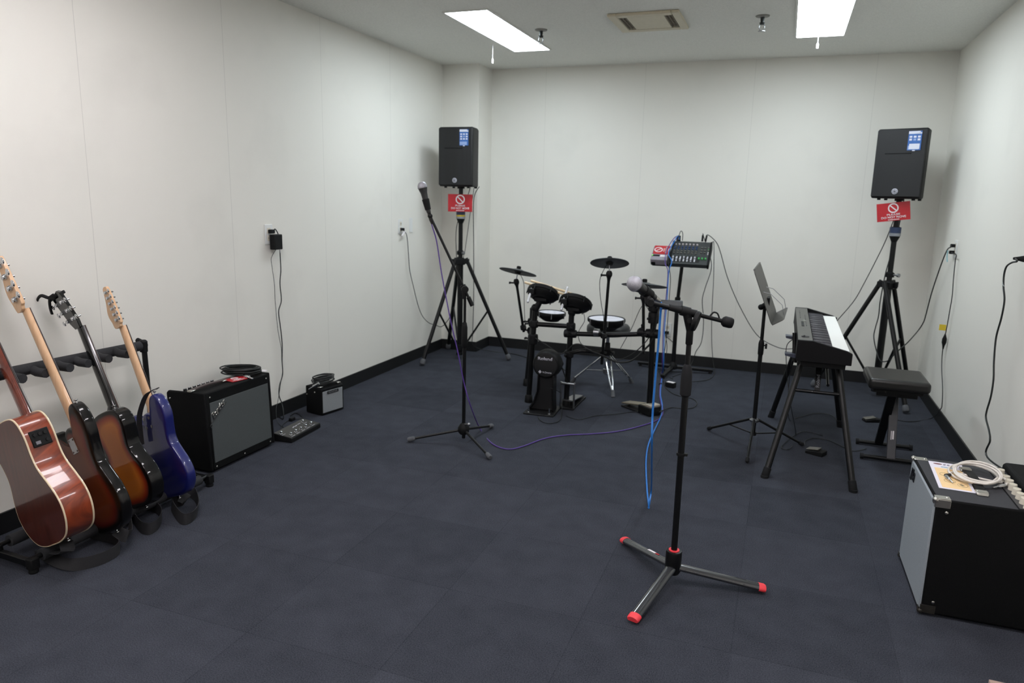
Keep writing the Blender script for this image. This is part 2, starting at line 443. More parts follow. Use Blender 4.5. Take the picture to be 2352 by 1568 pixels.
ceiling_light(2.900, 3.195, -2.02, -0.765, 'white fluorescent panel cut off by the top edge above the right speaker', M_LAMP, (c2.x, c2.y, c2.z))
for x0, x1, y0, nm in ((0.845, 1.130, -5.05, 'rear left fluorescent panel out of the frame above the guitar rack'), (2.900, 3.195, -5.05, 'rear right fluorescent panel out of the frame above the large amplifier'),
                       (0.845, 1.130, -7.4, 'far rear left fluorescent panel behind the camera'), (2.900, 3.195, -7.4, 'far rear right fluorescent panel behind the camera')):
    ceiling_light(x0, x1, y0, y0+1.255, nm, M_LAMPW)

M_VENT = mat('beige_vent_plastic', (205, 196, 172), 0.5, var=0.04)
t = thing('ceiling_vent', (2.02, -1.485, H), 'square beige ventilation grille in the middle of the ceiling', 'vent')
x0, x1, y0, y1 = 1.80, 2.238, -1.715, -1.252
ix0, ix1, iy0, iy1 = 1.855, 2.190, -1.655, -1.315
b = MB()
for lo, hi in (((x0, y0), (ix0, y1)), ((ix1, y0), (x1, y1)), ((ix0, y0), (ix1, iy0)), ((ix0, iy1), (ix1, y1))):
    b.lohi((lo[0], lo[1], H-0.018), (hi[0], hi[1], H))
b.obj('frame', M_VENT, t, bevel=0.005)
MB().lohi((ix0+0.052, iy0+0.004, H-0.016), (ix1-0.052, iy1-0.004, H-0.004)).obj('centre_plate', M_VENT, t, bevel=0.003)
MB().lohi((ix0, iy0, H-0.003), (ix1, iy1, H-0.0005)).obj('backing', mat('vent_shadow_grey', (60, 58, 52), 0.8), t)
for a in (ix0, ix1-0.052):
    b = MB()
    for k in range(9): b.box((a+0.026, iy0+0.02+k*0.034, H-0.009), (0.05, 0.006, 0.012))
    for k in range(3): b.box((a+0.006+k*0.02, (iy0+iy1)/2, H-0.009), (0.004, iy1-iy0, 0.011))
    b.obj('grille', mat('vent_grille_brown', (120, 112, 96), 0.6), t)

for (px, py, lab) in ((1243, 68, 'small dark sprinkler head beside the left ceiling light'), (1752, 36, 'small dark sprinkler head hanging between the vent and the right ceiling light')):
    p = Zp(px, py, H)
    t = thing('fire_sprinkler', p, lab, 'sprinkler', 'ceiling sprinkler heads')
    d = Vector((0, 0, -1))
    MB().lathe(p, d, [(0, 0), (0.042, 0.0), (0.040, 0.006), (0.018, 0.010), (0, 0.01)], 20).obj('escutcheon', mat('grey_enamel', (135, 134, 128), 0.5), t)
    b = MB().cyl(p+d*0.008, p+d*0.04, 0.013, 0.010)
    b.cyl(p+d*0.04, p+d*0.052, 0.017, 0.012)
    b.obj('valve_body', mat('dark_bronze', (46, 48, 48), 0.4, 0.6), t)
    b = MB()
    for s in (-1, 1): b.tube([p+d*0.048+Vector((0.012*s, 0, 0)), p+d*0.07+Vector((0.016*s, 0, 0)), p+d*0.088+Vector((0.004*s, 0, 0))], 0.0025, 6)
    b.cyl(p+d*0.088, p+d*0.0905, 0.021, 0.021, 18)
    b.obj('deflector', M_STEEL, t)
# ---------------------------------------------------------------- warning signs
def prohibition(F, r, wdt, m, parent, sx=1.0):
    b = MB(F); n = 32
    V = []; fs = []
    for i in range(n):
        a = 2*PI*i/n
        for q in (r, r-wdt):
            V += [(q*sx*math.cos(a), q*math.sin(a), 0), (q*sx*math.cos(a), q*math.sin(a), 0.0006)]
    for i in range(n):
        j = (i+1) % n; A, B = i*4, j*4
        fs += [(A, B, B+1, A+1), (A+2, A+3, B+3, B+2), (A+1, B+1, B+3, A+3), (A, A+2, B+2, B)]
    b.add(V, fs)
    b.box((0, 0, 0.0003), (2*r*0.93, wdt*0.95, 0.0006), Matrix.Rotation(R(-45), 3, 'Z'))
    return b.obj('prohibition_symbol', m, parent)
def warning_sign(F, w, h, label, upright=True):
    """F: xy is the face of the card, z its normal towards the reader"""
    o = F @ Vector((0, 0, 0))
    t = thing('warning_sign', o, label, 'sign', 'red warning cards')
    MB(F).box((0, 0, -0.0015), (w, h, 0.003)).obj('card', M_RED, t, bevel=0.0008)
    prohibition(F @ T(0, h*0.20, 0.0001), h*0.265, h*0.062, M_PRINT, t)
    lettering('PLEASE', F @ T(0, -h*0.155, 0.0001), w*0.40, h*0.105, M_PRINT, t, fat=0.02)
    lettering('DO NOT MOVE', F @ T(0, -h*0.305, 0.0001), w*0.74, h*0.115, M_PRINT, t, fat=0.02)
    b = MB(F)
    for k in range(8): b.box(((k-3.5)*w*0.043, -h*0.432, 0.0003), (w*0.03, h*0.045, 0.0006))
    b.obj('small_print', M_PRINT, t)
    return t

# ---------------------------------------------------------------- loudspeakers
M_GRILLE = mesh_mat('perforated_black_grille', (13, 14, 16), (26, 28, 31), 420, 0.55)
M_SPK = mat('textured_black_cabinet', (17, 18, 20), 0.55, var=0.15, scale=160, bump=0.35, bscale=360, spec=0.3)
M_STICK = [mat('blue_label', (52, 100, 168), 0.4, var=0.1), mat('white_label', (212, 214, 226), 0.4, var=0.03), mat('pale_blue_label', (142, 164, 206), 0.4, var=0.05)]
def loudspeaker(pole, z0, az, w, label, stick):
    hgt, d, tp = 0.490, 0.275, 0.036
    Rm = RZ(R(az)); P = Vector((pole[0], pole[1], z0)) - (Rm @ Vector((0, 0.135, 0)))
    M = T(P) @ Rm
    t = thing('loudspeaker', P+(Rm @ Vector((0, 0.135, 0))), label, 'loudspeaker', 'loudspeakers on tripod stands')
    hw = w/2
    b = MB(M); o = [(-hw, 0.02), (hw, 0.02), (hw-tp*0.5, d*0.6), (hw-tp*1.5, d), (-hw+tp*1.5, d), (-hw+tp*0.5, d*0.6)]
    b.prism(o, 0.012, hgt, Matrix()); b.obj('cabinet', M_SPK, t, bevel=0.012, seg=3)
    b = MB(M); n = 10                                     # bowed front grille
    xs = [-hw+0.004+(w-0.008)*i/n for i in range(n+1)]
    out = [(x, 0.026) for x in (xs[-1], xs[0])]
    out = [(x, 0.001+0.006*(2*(x/w))**2) for x in xs]+[(xs[-1], 0.026), (xs[0], 0.026)]
    b.prism(out, 0.024, hgt-0.010, Matrix()); b.obj('grille', M_GRILLE, t, bevel=0.004)
    def yf(x): return 0.001+0.006*(2*x/w)**2
    MB(M).box((-0.01, yf(0)+0.001, hgt*0.655), (w*0.52, 0.006, 0.008)).obj('horn_lip', M_SPK, t, bevel=0.002)
    c = Vector((0.0, yf(0)-0.001, hgt*0.125))
    MB(M).lathe(c, (0, -1, 0), [(0.020, 0), (0.020, 0.003), (0.017, 0.0045), (0, 0.0045)], 28).obj('badge', M_SILVERC, t)
    b = MB(M); F = M @ frame(c+Vector((0, -0.0047, 0)), (1, 0, 0), (0, 0, 1), (0, -1, 0))
    b = MB(F)
    for k in range(3): b.box((0, 0, 0.0003), (0.0035, 0.028, 0.0008), Matrix.Rotation(R(60*k), 3, 'Z'))
    for k in range(24):
        a = 2*PI*k/24; b.box((0.0155*math.cos(a), 0.0155*math.sin(a), 0.0003), (0.0016, 0.0045, 0.0008), Matrix.Rotation(a, 3, 'Z'))
    b.obj('badge_emblem', mat('badge_grey', (92, 92, 100), 0.4), t)
    # spec label stuck on the grille
    sw, sh = w*0.26, hgt*0.262; cx, cz = w*0.265, hgt-0.022-sh/2
    F = M @ frame((cx, yf(cx)-0.002, cz), (1, -0.03, 0), (0, 0, 1), (-0.03, -1, 0))
    b = MB(F); b.mi = 0; b.box((0, 0, 0), (sw, sh, 0.001))
    b.mi = 1; b.box((-0.06*sw, sh*0.42, 0.0008), (sw*0.86, sh*0.14, 0.0008)); b.box((sw*0.38, sh*0.385, 0.0008), (sw*0.22, sh*0.08, 0.0008))
    for r_ in range(3):
        for k in range(3):
            if stick == 1 and r_ == 2: continue
            b.mi = 2 if (r_ == 1 and k == 1) else 1
            b.box(((k-1)*sw*0.31, sh*(0.20-0.145*r_), 0.0008), (sw*0.2, sh*(0.085 if stick == 0 else 0.10), 0.0008))
    b.mi = 2; b.box((-0.06*sw, -sh*0.36, 0.0008), (sw*0.8, sh*0.2, 0.0008))
    if stick == 1: b.mi = 1; b.box((0.02*sw, -sh*0.30, 0.0010), (sw*0.78, sh*0.28, 0.001))
    b.mi = 1; b.box((0, -sh*0.515, 0.0006), (sw*0.2, sh*0.05, 0.0012))
    b.obj('label_sticker', M_STICK, t)
    for sx in (-1, 1):
        for yy in (0.05, d-0.06):
            MB(M).cyl((sx*(hw-0.05), yy, 0.0), (sx*(hw-0.05), yy, 0.014), 0.011, 0.013, 12).obj('rubber_foot', M_DRUB, t)
    MB(M).cyl((0, 0.135, -0.004), (0, 0.135, 0.02), 0.03, 0.032, 18).obj('pole_socket', M_BLACKM, t)
    return t

# ---------------------------------------------------------------- speaker tripods
def speaker_stand(c, feet, hub, top, label, rings, skew=(0, 0, 0)):
    x, y = c
    t = thing('speaker_stand', (x, y, 0), label, 'speaker stand', 'tripod speaker stands')
    MB().cyl((x, y, 0.045), (x, y, hub+0.02), 0.025).lathe((x, y, 0.04), (0, 0, 1), [(0, 0), (0.03, 0), (0.03, 0.02), (0.0255, 0.022)], 16).obj('lower_tube', M_BLACK, t)
    MB().cyl((x, y, hub+0.02), (x, y, top), 0.0185).obj('upper_tube', M_BLACK, t)
    MB().lathe((x, y, hub+0.055), (0, 0, 1), [(0, 0), (0.03, 0), (0.031, 0.03), (0.022, 0.036), (0.019, 0.04)], 18).obj('locking_collar', M_BLACKM, t)
    MB().cyl((x+0.02, y-0.02, hub+0.075), (x+0.045, y-0.045, hub+0.075), 0.006).lathe((x+0.045, y-0.045, hub+0.075), (1, -1, 0), [(0, 0), (0.014, 0), (0.014, 0.014), (0, 0.016)], 12).obj('collar_knob', M_STEEL, t)
    zc = top-0.235
    MB().lathe((x, y, zc-0.06), (0, 0, 1), [(0.0185, 0), (0.034, 0.035), (0.036, 0.045), (0.036, 0.10), (0.03, 0.108), (0.019, 0.11)], 20).obj('upper_collar', M_BLACKM, t)
    zz = zc-0.018
    for nm, col, hh in rings:
        MB().lathe((x, y, zz), (0, 0, 1), [(0.0372, 0), (0.0385, 0.001), (0.0385, hh-0.001), (0.0372, hh)], 20).obj('collar_tape', mat(nm, col, 0.4), t); zz += hh
    b = MB().lathe((x, y, hub-0.03), (0, 0, 1), [(0, 0), (0.04, 0), (0.042, 0.012), (0.042, 0.045), (0.032, 0.058), (0.026, 0.06)], 20)
    for f in feet:
        d = (Vector((f[0], f[1], 0))-Vector((x, y, 0))).normalized(); s_ = Vector((-d.y, d.x, 0))
        for k in (-1, 1): b.hexa([Vector((x, y, hub-0.02))+s_*k*0.026+d*q+s_*w_ for q, w_ in ((0.02, -0.004), (0.075, -0.004), (0.075, 0.004), (0.02, 0.004))],
                                 [Vector((x, y, hub+0.02))+s_*k*0.026+d*q+s_*w_ for q, w_ in ((0.02, -0.004), (0.075, -0.004), (0.075, 0.004), (0.02, 0.004))])
    b.obj('leg_hub', M_BLACKM, t, bevel=0.002)
    low = 0.11
    MB().lathe((x, y, low-0.025), (0, 0, 1), [(0.0255, 0), (0.036, 0.004), (0.036, 0.046), (0.0255, 0.05)], 18).obj('brace_collar', M_BLACKM, t)
    for f, sk_ in zip(feet, skew):
        F = Vector((f[0], f[1], 0)); d = (F-Vector((x, y, 0))).normalized()
        a = Vector((x, y, hub))+d*0.06+Vector((-d.y, d.x, 0))*sk_; e = F+Vector((0, 0, 0.022))
        lg = MB().cyl(a+(a-e).normalized()*0.03, e, 0.0165).obj('leg', M_BLACK, t)
        u = (e-a).normalized()
        MB().lathe(e-u*0.03, u, [(0.0168, -0.01), (0.022, 0.0), (0.024, 0.02), (0.022, 0.034), (0.012, 0.042), (0, 0.043)], 14).obj('rubber_foot', M_RUBBER, lg)
        m = a.lerp(e, 0.5)
        b = MB(); q = Vector((x, y, low))+d*0.034
        b.cyl(q, m, 0.0085); b.obj('brace', M_BLACK, t)

SL, SR = (0.345, -0.655), (3.693, -0.430)
loudspeaker(SL, 1.481, 1.0, 0.305, 'black loudspeaker on the left tripod in front of the wall pillar', 0)
loudspeaker(SR, 1.457, -22, 0.325, 'black loudspeaker on the right tripod in the back right corner', 1)
speaker_stand(SL, [(0.172, -1.034), (0.761, -0.527), (0.085, -0.345)], 0.865, 1.480, 'black tripod speaker stand with blue and yellow taped collar at left', (('silver_tape', (140, 144, 150), 0.018), ('yellow_tape', (196, 172, 50), 0.014), ('navy_tape', (40, 58, 92), 0.032)))
speaker_stand(SR, [(3.847, -0.853), (3.262, -0.340), (3.965, -0.100)], 0.850, 1.456, 'black tripod speaker stand with blue and grey collar behind the bench', (('silver_tape', (140, 144, 150), 0.022), ('navy_tape', (40, 58, 92), 0.042)), (-0.055, 0.0, 0.0))
def facing(P, lean=0.0, off=0.0):
    P = Vector(P); v = CAM-P; a = math.atan2(v.x, -v.y)+off
    n = Vector((math.sin(a)*math.cos(lean), -math.cos(a)*math.cos(lean), math.sin(lean))); xx = Vector((math.cos(a), math.sin(a), 0)); yy = n.cross(xx)
    return frame(P, xx, yy, n)
P = Vp(1057, 466, (SL[0], SL[1], 0), -0.060)
warning_sign(facing(P), 0.204, 0.145, 'red do not move card hung under the left loudspeaker')
P = Vp(2052, 486, (SR[0], SR[1], 0), -0.060)
warning_sign(facing(P, 0.0, R(-4)) @ RZ(R(8)), 0.212, 0.128, 'tilted red do not move card hung under the right loudspeaker')

# ---------------------------------------------------------------- microphones and their stands
M_MICG = mesh_mat('silver_mesh_grille', (140, 140, 148), (212, 211, 218), 800, 0.4, 0.4)
M_MICB = mat('charcoal_mic_enamel', (40, 41, 41), 0.45, var=0.1)
def microphone(head, tail, label):
    head, tail = Vector(head), Vector(tail); u = (tail-head).normalized(); L = (tail-head).length
    t = thing('microphone', head, label, 'microphone', 'vocal microphones')
    F = axis_frame(head, u); b = MB(F)
    r = 0.0265
    prof = [(0, -r)]+[(r*math.cos(a), r*math.sin(a)) for a in [R(-80+10*k) for k in range(9)]]+[(r, 0.003)]
    b.lathe((0, 0, 0), (0, 0, 1), prof+[(0.0255, 0.004)], 28); b.obj('grille', M_MICG, t)
    MB(F).lathe((0, 0, 0), (0, 0, 1), [(0.0255, 0.002), (0.0275, 0.003), (0.0275, 0.008), (0.0255, 0.009)], 28).obj('grille_band', mat('dull_silver', (150, 150, 156), 0.35, 0.8), t)
    MB(F).lathe((0, 0, 0), (0, 0, 1), [(0.0255, 0.008), (0.0225, 0.022), (0.0185, 0.036), (0.0175, 0.05), (0.0125, L-0.012), (0.0115, L), (0, L)], 24).obj('handle', M_MICB, t)
    MB(F).box((0.0165, 0, 0.055), (0.004, 0.009, 0.018)).obj('switch', M_BLACKM, t, bevel=0.001)
    return t

# tall boom stand, far
B0 = Vector((1.287, -2.660, 0))
t = thing('microphone_stand', B0, 'tall black boom microphone stand in front of the left speaker stand', 'microphone stand', 'boom microphone stands')
tail = Vp(985, 488, B0); head = Vp(970, 428, B0)
bt, be = Vp(1085, 702, B0), Vp(988, 496, B0)
pv = Vp(1066, 662, B0); pv = bt+(be-bt)*((pv-bt).dot(be-bt)/(be-bt).length_squared)
MB().cyl(B0+Vector((0, 0, 0.03)), (B0.x, B0.y, 0.60), 0.0105).obj('lower_tube', M_BLACK, t)
MB().cyl((B0.x, B0.y, 0.58), (B0.x, B0.y, pv.z-0.02), 0.008).obj('upper_tube', M_BLACK, t)
MB().lathe((B0.x, B0.y, 0.57), (0, 0, 1), [(0.011, 0), (0.015, 0.01), (0.017, 0.03), (0.0165, 0.12), (0.012, 0.145), (0.0085, 0.15)], 16).obj('height_grip', M_BLACKM, t)
MB().lathe((B0.x, B0.y, 0.055), (0, 0, 1), [(0, 0), (0.022, 0), (0.032, 0.012), (0.034, 0.04), (0.02, 0.062), (0.0125, 0.068)], 18).obj('leg_hub', M_BLACKM, t)
MB().cyl((B0.x+0.012, B0.y-0.01, 0.118), (B0.x+0.036, B0.y-0.02, 0.124), 0.005).sphere((B0.x+0.042, B0.y-0.022, 0.125), 0.011, 10).obj('hub_knob', M_STEEL, t)
for f in ((0.988, -2.781), (1.535, -2.857), (1.338, -2.338)):
    F = Vector((f[0], f[1], 0.016)); d = (F-B0); d.z = 0; d.normalize()
    a = B0+d*0.024+Vector((0, 0, 0.078)); u = (F-a).normalized()
    lg = MB().cyl(a, F-u*0.02, 0.0075).obj('leg', M_BLACK, t)
    MB().lathe(F-u*0.04, u, [(0.008, 0), (0.0135, 0.006), (0.0145, 0.034), (0.011, 0.044), (0, 0.046)], 12).obj('rubber_foot', M_RUBBER, lg)
MB().cyl(bt, be, 0.0075).cyl(bt, bt+(be-bt)*0.10, 0.0125).obj('boom_arm', M_BLACK, t)
q = (be-bt).normalized()
b = MB().cyl(pv-q*0.02, pv+q*0.02, 0.016).sphere(pv, 0.02, 12).cyl(pv+Vector((0, 0, -0.06)), pv, 0.012, 0.014)
b.cyl(pv, pv+Vector((0.02, -0.035, 0)), 0.006).lathe(pv+Vector((0.02, -0.035, 0)), (0.5, -0.87, 0), [(0, 0), (0.02, 0), (0.02, 0.014), (0, 0.018)], 14)
b.obj('boom_clamp', M_BLACKM, t)
b = MB().sphere(be, 0.014, 12).cyl(be, tail+(head-tail)*0.10, 0.009, 0.011)
u = (head-tail).normalized(); b.cyl(tail+u*0.015, tail+u*0.075, 0.0165, 0.0205); b.obj('microphone_clip', M_BLACKM, t)
microphone(head, tail, 'silver headed vocal microphone on the tall far boom stand')
MIC1_TAIL, MIC1_U = tail, (tail-head).normalized()

# short boom stand with red feet, near
B1 = Vector((2.661, -3.788, 0))
t = thing('microphone_stand', B1, 'black microphone stand with red tipped feet standing in the foreground', 'microphone stand', 'boom microphone stands')
M_LEG = mat('gloss_graphite_paint', (44, 46, 49), 0.22, 0.0, var=0.05, coat=1.0)
MB().cyl((B1.x, B1.y, 0.06), (B1.x, B1.y, 0.76), 0.0118, n=20).obj('lower_tube', M_BLACK, t)
MB().cyl((B1.x, B1.y, 0.75), (B1.x, B1.y, 0.985), 0.0092, n=18).obj('upper_tube', M_BLACK, t)
MB().lathe((B1.x, B1.y, 0.735), (0, 0, 1), [(0.012, 0), (0.0195, 0.008), (0.0205, 0.04), (0.0195, 0.075), (0.0165, 0.105), (0.012, 0.118), (0.0095, 0.12)], 22).obj('height_grip', M_DRUB, t)
MB().lathe((B1.x, B1.y, 0.925), (0, 0, 1), [(0.0094, 0), (0.0125, 0.004), (0.0125, 0.062), (0.010, 0.068)], 18).obj('upper_sleeve', M_BLACKM, t)
zc = Vp(1562, 1042, B1).z
MB().lathe((B1.x, B1.y, zc-0.005), (0, 0, 1), [(0.0119, 0), (0.0165, 0), (0.0165, 0.009), (0.0119, 0.009)], 20).box((B1.x+0.016, B1.y, zc), (0.016, 0.014, 0.009)).obj('cable_clip', M_BLACKM, t)
MB().lathe((B1.x, B1.y, 0.045), (0, 0, 1), [(0, 0), (0.024, 0.0), (0.03, 0.012), (0.030, 0.085), (0.028, 0.091), (0.020, 0.092), (0.020, 0.084), (0.0119, 0.084)], 28).obj('leg_hub', M_BLACK, t)
MB().lathe((B1.x, B1.y, 0.130), (0, 0, 1), [(0.0120, 0), (0.0205, 0.0), (0.0195, 0.0105), (0.0122, 0.0105)], 24).obj('hub_ring', M_CORAL, t)
for i, f in enumerate(((2.575, -4.112), (2.992, -3.718), (2.424, -3.538))):
    F = Vector((f[0], f[1], 0.017)); d = (F-B1); d.z = 0; d.normalize(); s_ = Vector((-d.y, d.x, 0))
    a = B1+d*0.022+Vector((0, 0, 0.070)); u = (F-a).normalized(); nn = u.cross(s_)
    if nn.z < 0: nn = -nn
    def sect(p, w_, h_): return [p+s_*(w_*math.cos(2*PI*k/20))+nn*(h_*max(-0.55, math.sin(2*PI*k/20))) for k in range(20)]
    L = (F-a).length
    V = sect(a, 0.0205, 0.0130)+sect(F-u*0.022, 0.0215, 0.0130)
    b = MB(); b.add(V, [(k, (k+1) % 20, 20+(k+1) % 20, 20+k) for k in range(20)]+[tuple(range(19, -1, -1)), tuple(range(20, 40))])
    lg = b.obj('leg', M_LEG, t)
    b = MB(); V = sect(F-u*0.024, 0.0225, 0.0140)+sect(F-u*0.004, 0.0225, 0.0140)+sect(F+u*0.002, 0.0195, 0.0115)
    b.add(V, [(k+r_*20, (k+1) % 20+r_*20, 20+(k+1) % 20+r_*20, 20+k+r_*20) for r_ in range(2) for k in range(20)]+[tuple(range(19, -1, -1)), tuple(range(40, 60))])
    b.obj('foot_cap', M_CORAL, lg)
    if i == 2:
        m_ = a.lerp(F, 0.36); Fm = frame(m_+nn*0.0127, -u, nn.cross(-u), nn)
        b = MB(Fm); b.mi = 0; b.box((0, 0, 0.001), (0.05, 0.010, 0.0008)); b.mi = 1; b.box((0.038, 0, 0.001), (0.022, 0.008, 0.0008)); b.obj('brand_label', [M_PRINT, M_RED], lg)
pv = Vp(1577, 718, B1); be = Vp(1492, 694, B1); bt = Vp(1672, 740, B1)
q = (be-bt).normalized(); pv = bt+(be-bt)*((pv-bt).dot(be-bt)/(be-bt).length_squared)
MB().cyl(bt, be, 0.0078, n=18).obj('boom_arm', M_BLACK, t)
b = MB().cyl(pv-q*0.034, pv+q*0.065, 0.0145, 0.011, 18).cyl(pv-q*0.01, pv+q*0.022, 0.0175, n=18).cyl(Vector((B1.x, B1.y, 0.97)), pv+Vector((0, 0, 0.004)), 0.011, 0.017, 18)
b.obj('boom_clamp', M_BLACKM, t)
sd = (CAM-pv); sd.z = 0; sd.normalize()
k0 = pv+Vector((0.012, 0, -0.028))
MB().cyl(k0, k0+sd*0.02, 0.009).lathe(k0+sd*0.008+rt*0.014, rt+sd*0.4-up*0.3, [(0, 0), (0.033, 0.0), (0.037, 0.006), (0.035, 0.015), (0, 0.019)], 20).obj('clamp_knob', M_BLACKM, t)
MB().lathe(bt-q*0.014, q, [(0, -0.004), (0.017, -0.002), (0.0195, 0.006), (0.0195, 0.026), (0.015, 0.033), (0.008, 0.038)], 20).obj('counterweight', M_BLACKM, t)
a = bt+q*0.032
MB().tube([a+Vector((0, 0, 0.006)), a+q*0.008+Vector((0, 0, 0.021)), a+q*0.022+Vector((0, 0, 0.022)), a+q*0.034+Vector((0, 0, 0.007))], 0.003, 6).obj('cable_loop', M_BLACK, t)
away = Vector((fw.x, fw.y, 0)).normalized()
head = Vp(1457, 651, B1, -0.040); tail = Vp(1503, 683, B1, 0.045)
u = (tail-head).normalized()
m0 = head+u*0.085
b = MB().cyl(head+u*0.060, head+u*0.108, 0.0205, 0.0175, 20).cyl(m0, be+q*0.004, 0.010, 0.013).sphere(be, 0.0175, 14)
b.cyl(be-away*0.022, be+away*0.022, 0.012)
b.obj('microphone_clip', M_BLACKM, t)
microphone(head, tail, 'silver headed vocal microphone angled on the near red footed stand')
MIC2_TAIL, MIC2_U = tail, u
# ---------------------------------------------------------------- electronic drum kit
M_RACK = mat('black_rack_tube', (12, 13, 14), 0.34, var=0.1, scale=40, spec=0.32)
M_CLAMP = mat('black_clamp_plastic', (17, 18, 20), 0.5, var=0.15, scale=60, bump=0.1, bscale=300, spec=0.28)
M_MESH = mesh_mat('white_mesh_drumhead', (196, 196, 204), (232, 230, 240), 700, 0.5)
M_PAD = mat('black_pad_rubber', (13, 14, 15), 0.55, var=0.12, scale=50, spec=0.25)
M_CYM = mat('charcoal_cymbal_rubber', (50, 53, 54), 0.5, var=0.08, scale=60)
A0, A2, BB, DD = Vector((1.188, -1.264, 0)), Vector((1.353, -1.688, 0)), Vector((1.626, -1.681, 0)), Vector((2.191, -1.613, 0))
At, A2t, Bt, Dt = Vector((1.225, -1.25, 0.60)), Vector((1.378, -1.679, 0.675)), Vector((1.640, -1.676, 0.665)), Vector((2.182, -1.616, 0.772))
kit = thing('electronic_drum_kit', (1.7, -1.55, 0), 'black electronic drum kit on a tube rack by the back wall', 'drum kit')
def post(a, b, r=0.0175):
    u = (b-a).normalized()
    p = MB().cyl(a+Vector((0, 0, 0.02)), b, r).obj('rack_post', M_RACK, kit)
    MB().lathe(a, (0, 0, 1), [(0, 0), (r+0.009, 0), (r+0.010, 0.012), (r+0.006, 0.05), (r+0.001, 0.056)], 16).obj('rubber_foot', M_PAD, p)
post(A0, At); post(A2, A2t, 0.019); post(BB, Bt, 0.019); post(DD, Dt, 0.019)
def on(a, b, z): return a.lerp(b, (z-a.z)/(b.z-a.z))
def bar(a, b, r=0.0165, mid=None):
    MB().tube([a, mid, b] if mid is not None else [a, b], r, 14, smooth=mid is not None).obj('rack_bar', M_RACK, kit)
bar(on(A2, A2t, 0.562), on(BB, Bt, 0.566))
bar(on(BB, Bt, 0.516), on(DD, Dt, 0.553), mid=on(BB, Bt, 0.516).lerp(on(DD, Dt, 0.553), 0.5)+Vector((0, 0.03, -0.012)))
bar(on(A0, At, 0.43), on(A2, A2t, 0.47))
e0 = on(BB, Bt, 0.375); e1 = Vp(1392, 812, (1.85, -1.62, 0))
bar(e0, e1, 0.014, mid=e0+Vector((0.10, 0.0, 0.03)))
def clamp(p, d=(0, 0, 1), r=0.030, h=0.055, knob=None):
    d = Vector(d).normalized(); p = Vector(p)
    b = MB().lathe(p-d*h/2, d, [(0.016, 0), (r, 0.004), (r*1.05, h*0.3), (r*1.05, h*0.7), (r, h-0.004), (0.016, h)], 14)
    k = Vector(knob or (0.7, -0.7, 0)).normalized()
    b.cyl(p, p+k*(r+0.022), 0.006).box(p+k*(r+0.026), (0.012, 0.03, 0.014)).box(p+k*r*0.6, (0.03, 0.03, 0.032))
    return b.obj('clamp', M_CLAMP, kit, bevel=0.003)
clamp(on(A2, A2t, 0.562), knob=(-1, -0.3, 0)); clamp(on(BB, Bt, 0.566), knob=(0.3, -1, 0)); clamp(on(BB, Bt, 0.516), (1, 0.1, 0), 0.027, 0.09, (0, -1, 0.2))
clamp(on(A0, At, 0.43), knob=(-1, 0, 0)); clamp(on(A0, At, 0.50), knob=(-1, -0.5, 0), r=0.034); clamp(on(A2, A2t, 0.455), knob=(-1, 0.2, 0), r=0.034, h=0.075)
clamp(on(DD, Dt, 0.553), (1, 0.1, 0), 0.03, 0.10, (0, -1, 0)); clamp(on(DD, Dt, 0.66), knob=(-0.5, -1, 0), r=0.034, h=0.08); clamp(on(DD, Dt, 0.735), knob=(0.6, -1, 0), r=0.036, h=0.07)
clamp(e0, knob=(-0.2, -1, 0)); clamp(on(BB, Bt, 0.535).lerp(on(DD, Dt, 0.56), 0.86), (1, 0, 0), 0.024, 0.05, (0.1, 0, 1))
for a, c in ((on(A2, A2t, 0.455), on(A0, At, 0.44)),):
    MB().cyl(a, c, 0.022, 0.020).obj('clamp_arm', M_CLAMP, kit)

def drum_pad(name, c, n, r, dep, head, rods=None):
    c, n = Vector(c), Vector(n).normalized()
    p = MB().lathe(c, n, [(0, -dep-0.012), (r*0.55, -dep-0.012), (r*0.66, -dep), (r*0.90, -dep*0.72), (r*0.97, -0.02), (r*1.03, -0.018), (r*1.05, -0.010), (r*1.05, 0.004), (r*1.02, 0.008), (r*0.985, 0.008), (r*0.975, 0.001), (0, 0.001)], 36).obj(name, M_PAD, kit)
    MB().lathe(c, n, [(0, 0.0012), (r*0.965, 0.0012), (r*0.965, 0.003), (0, 0.003)], 36).obj('drum_head', head, p)
    b = MB(); F = axis_frame(c, n)
    for k in range(6):
        a = 2*PI*k/6+0.3
        q = Vector((r*1.04*math.cos(a), r*1.04*math.sin(a), 0))
        b.cyl(F @ (q+Vector((0, 0, -0.034))), F @ (q+Vector((0, 0, 0.009))), 0.004)
    b.obj('tension_rod', rods or M_CHROME, p)
    return p
ntom = (0.957*up+0.29*rt+0.40*fw).normalized()
slope = (rt*0.957-up*0.29).normalized()
aw = Vector((fw.x, fw.y, 0)).normalized()
T1, T2 = Vector((1.428, -1.655, 0.783)), Vector((1.660, -1.650, 0.732))
M_ROD = mat('bright_lit_chrome', (226, 226, 230), 0.38, 0.55, var=0.02)  # chrome rods made paler and less metallic, ceiling light put into the colour
for c, pst, r_ in ((T1, A2t, 0.106), (T2, Bt, 0.106)):
    pd = drum_pad('tom_pad', c, ntom, r_, 0.050, M_PAD, M_CLAMP)
    MB().cyl(c-ntom*0.045, pst+Vector((0, 0, -0.02)), 0.019, 0.022).sphere(pst, 0.028, 12).box(c-ntom*0.050, (0.085, 0.06, 0.03)).obj('tom_mount', M_CLAMP, pd, bevel=0.003)
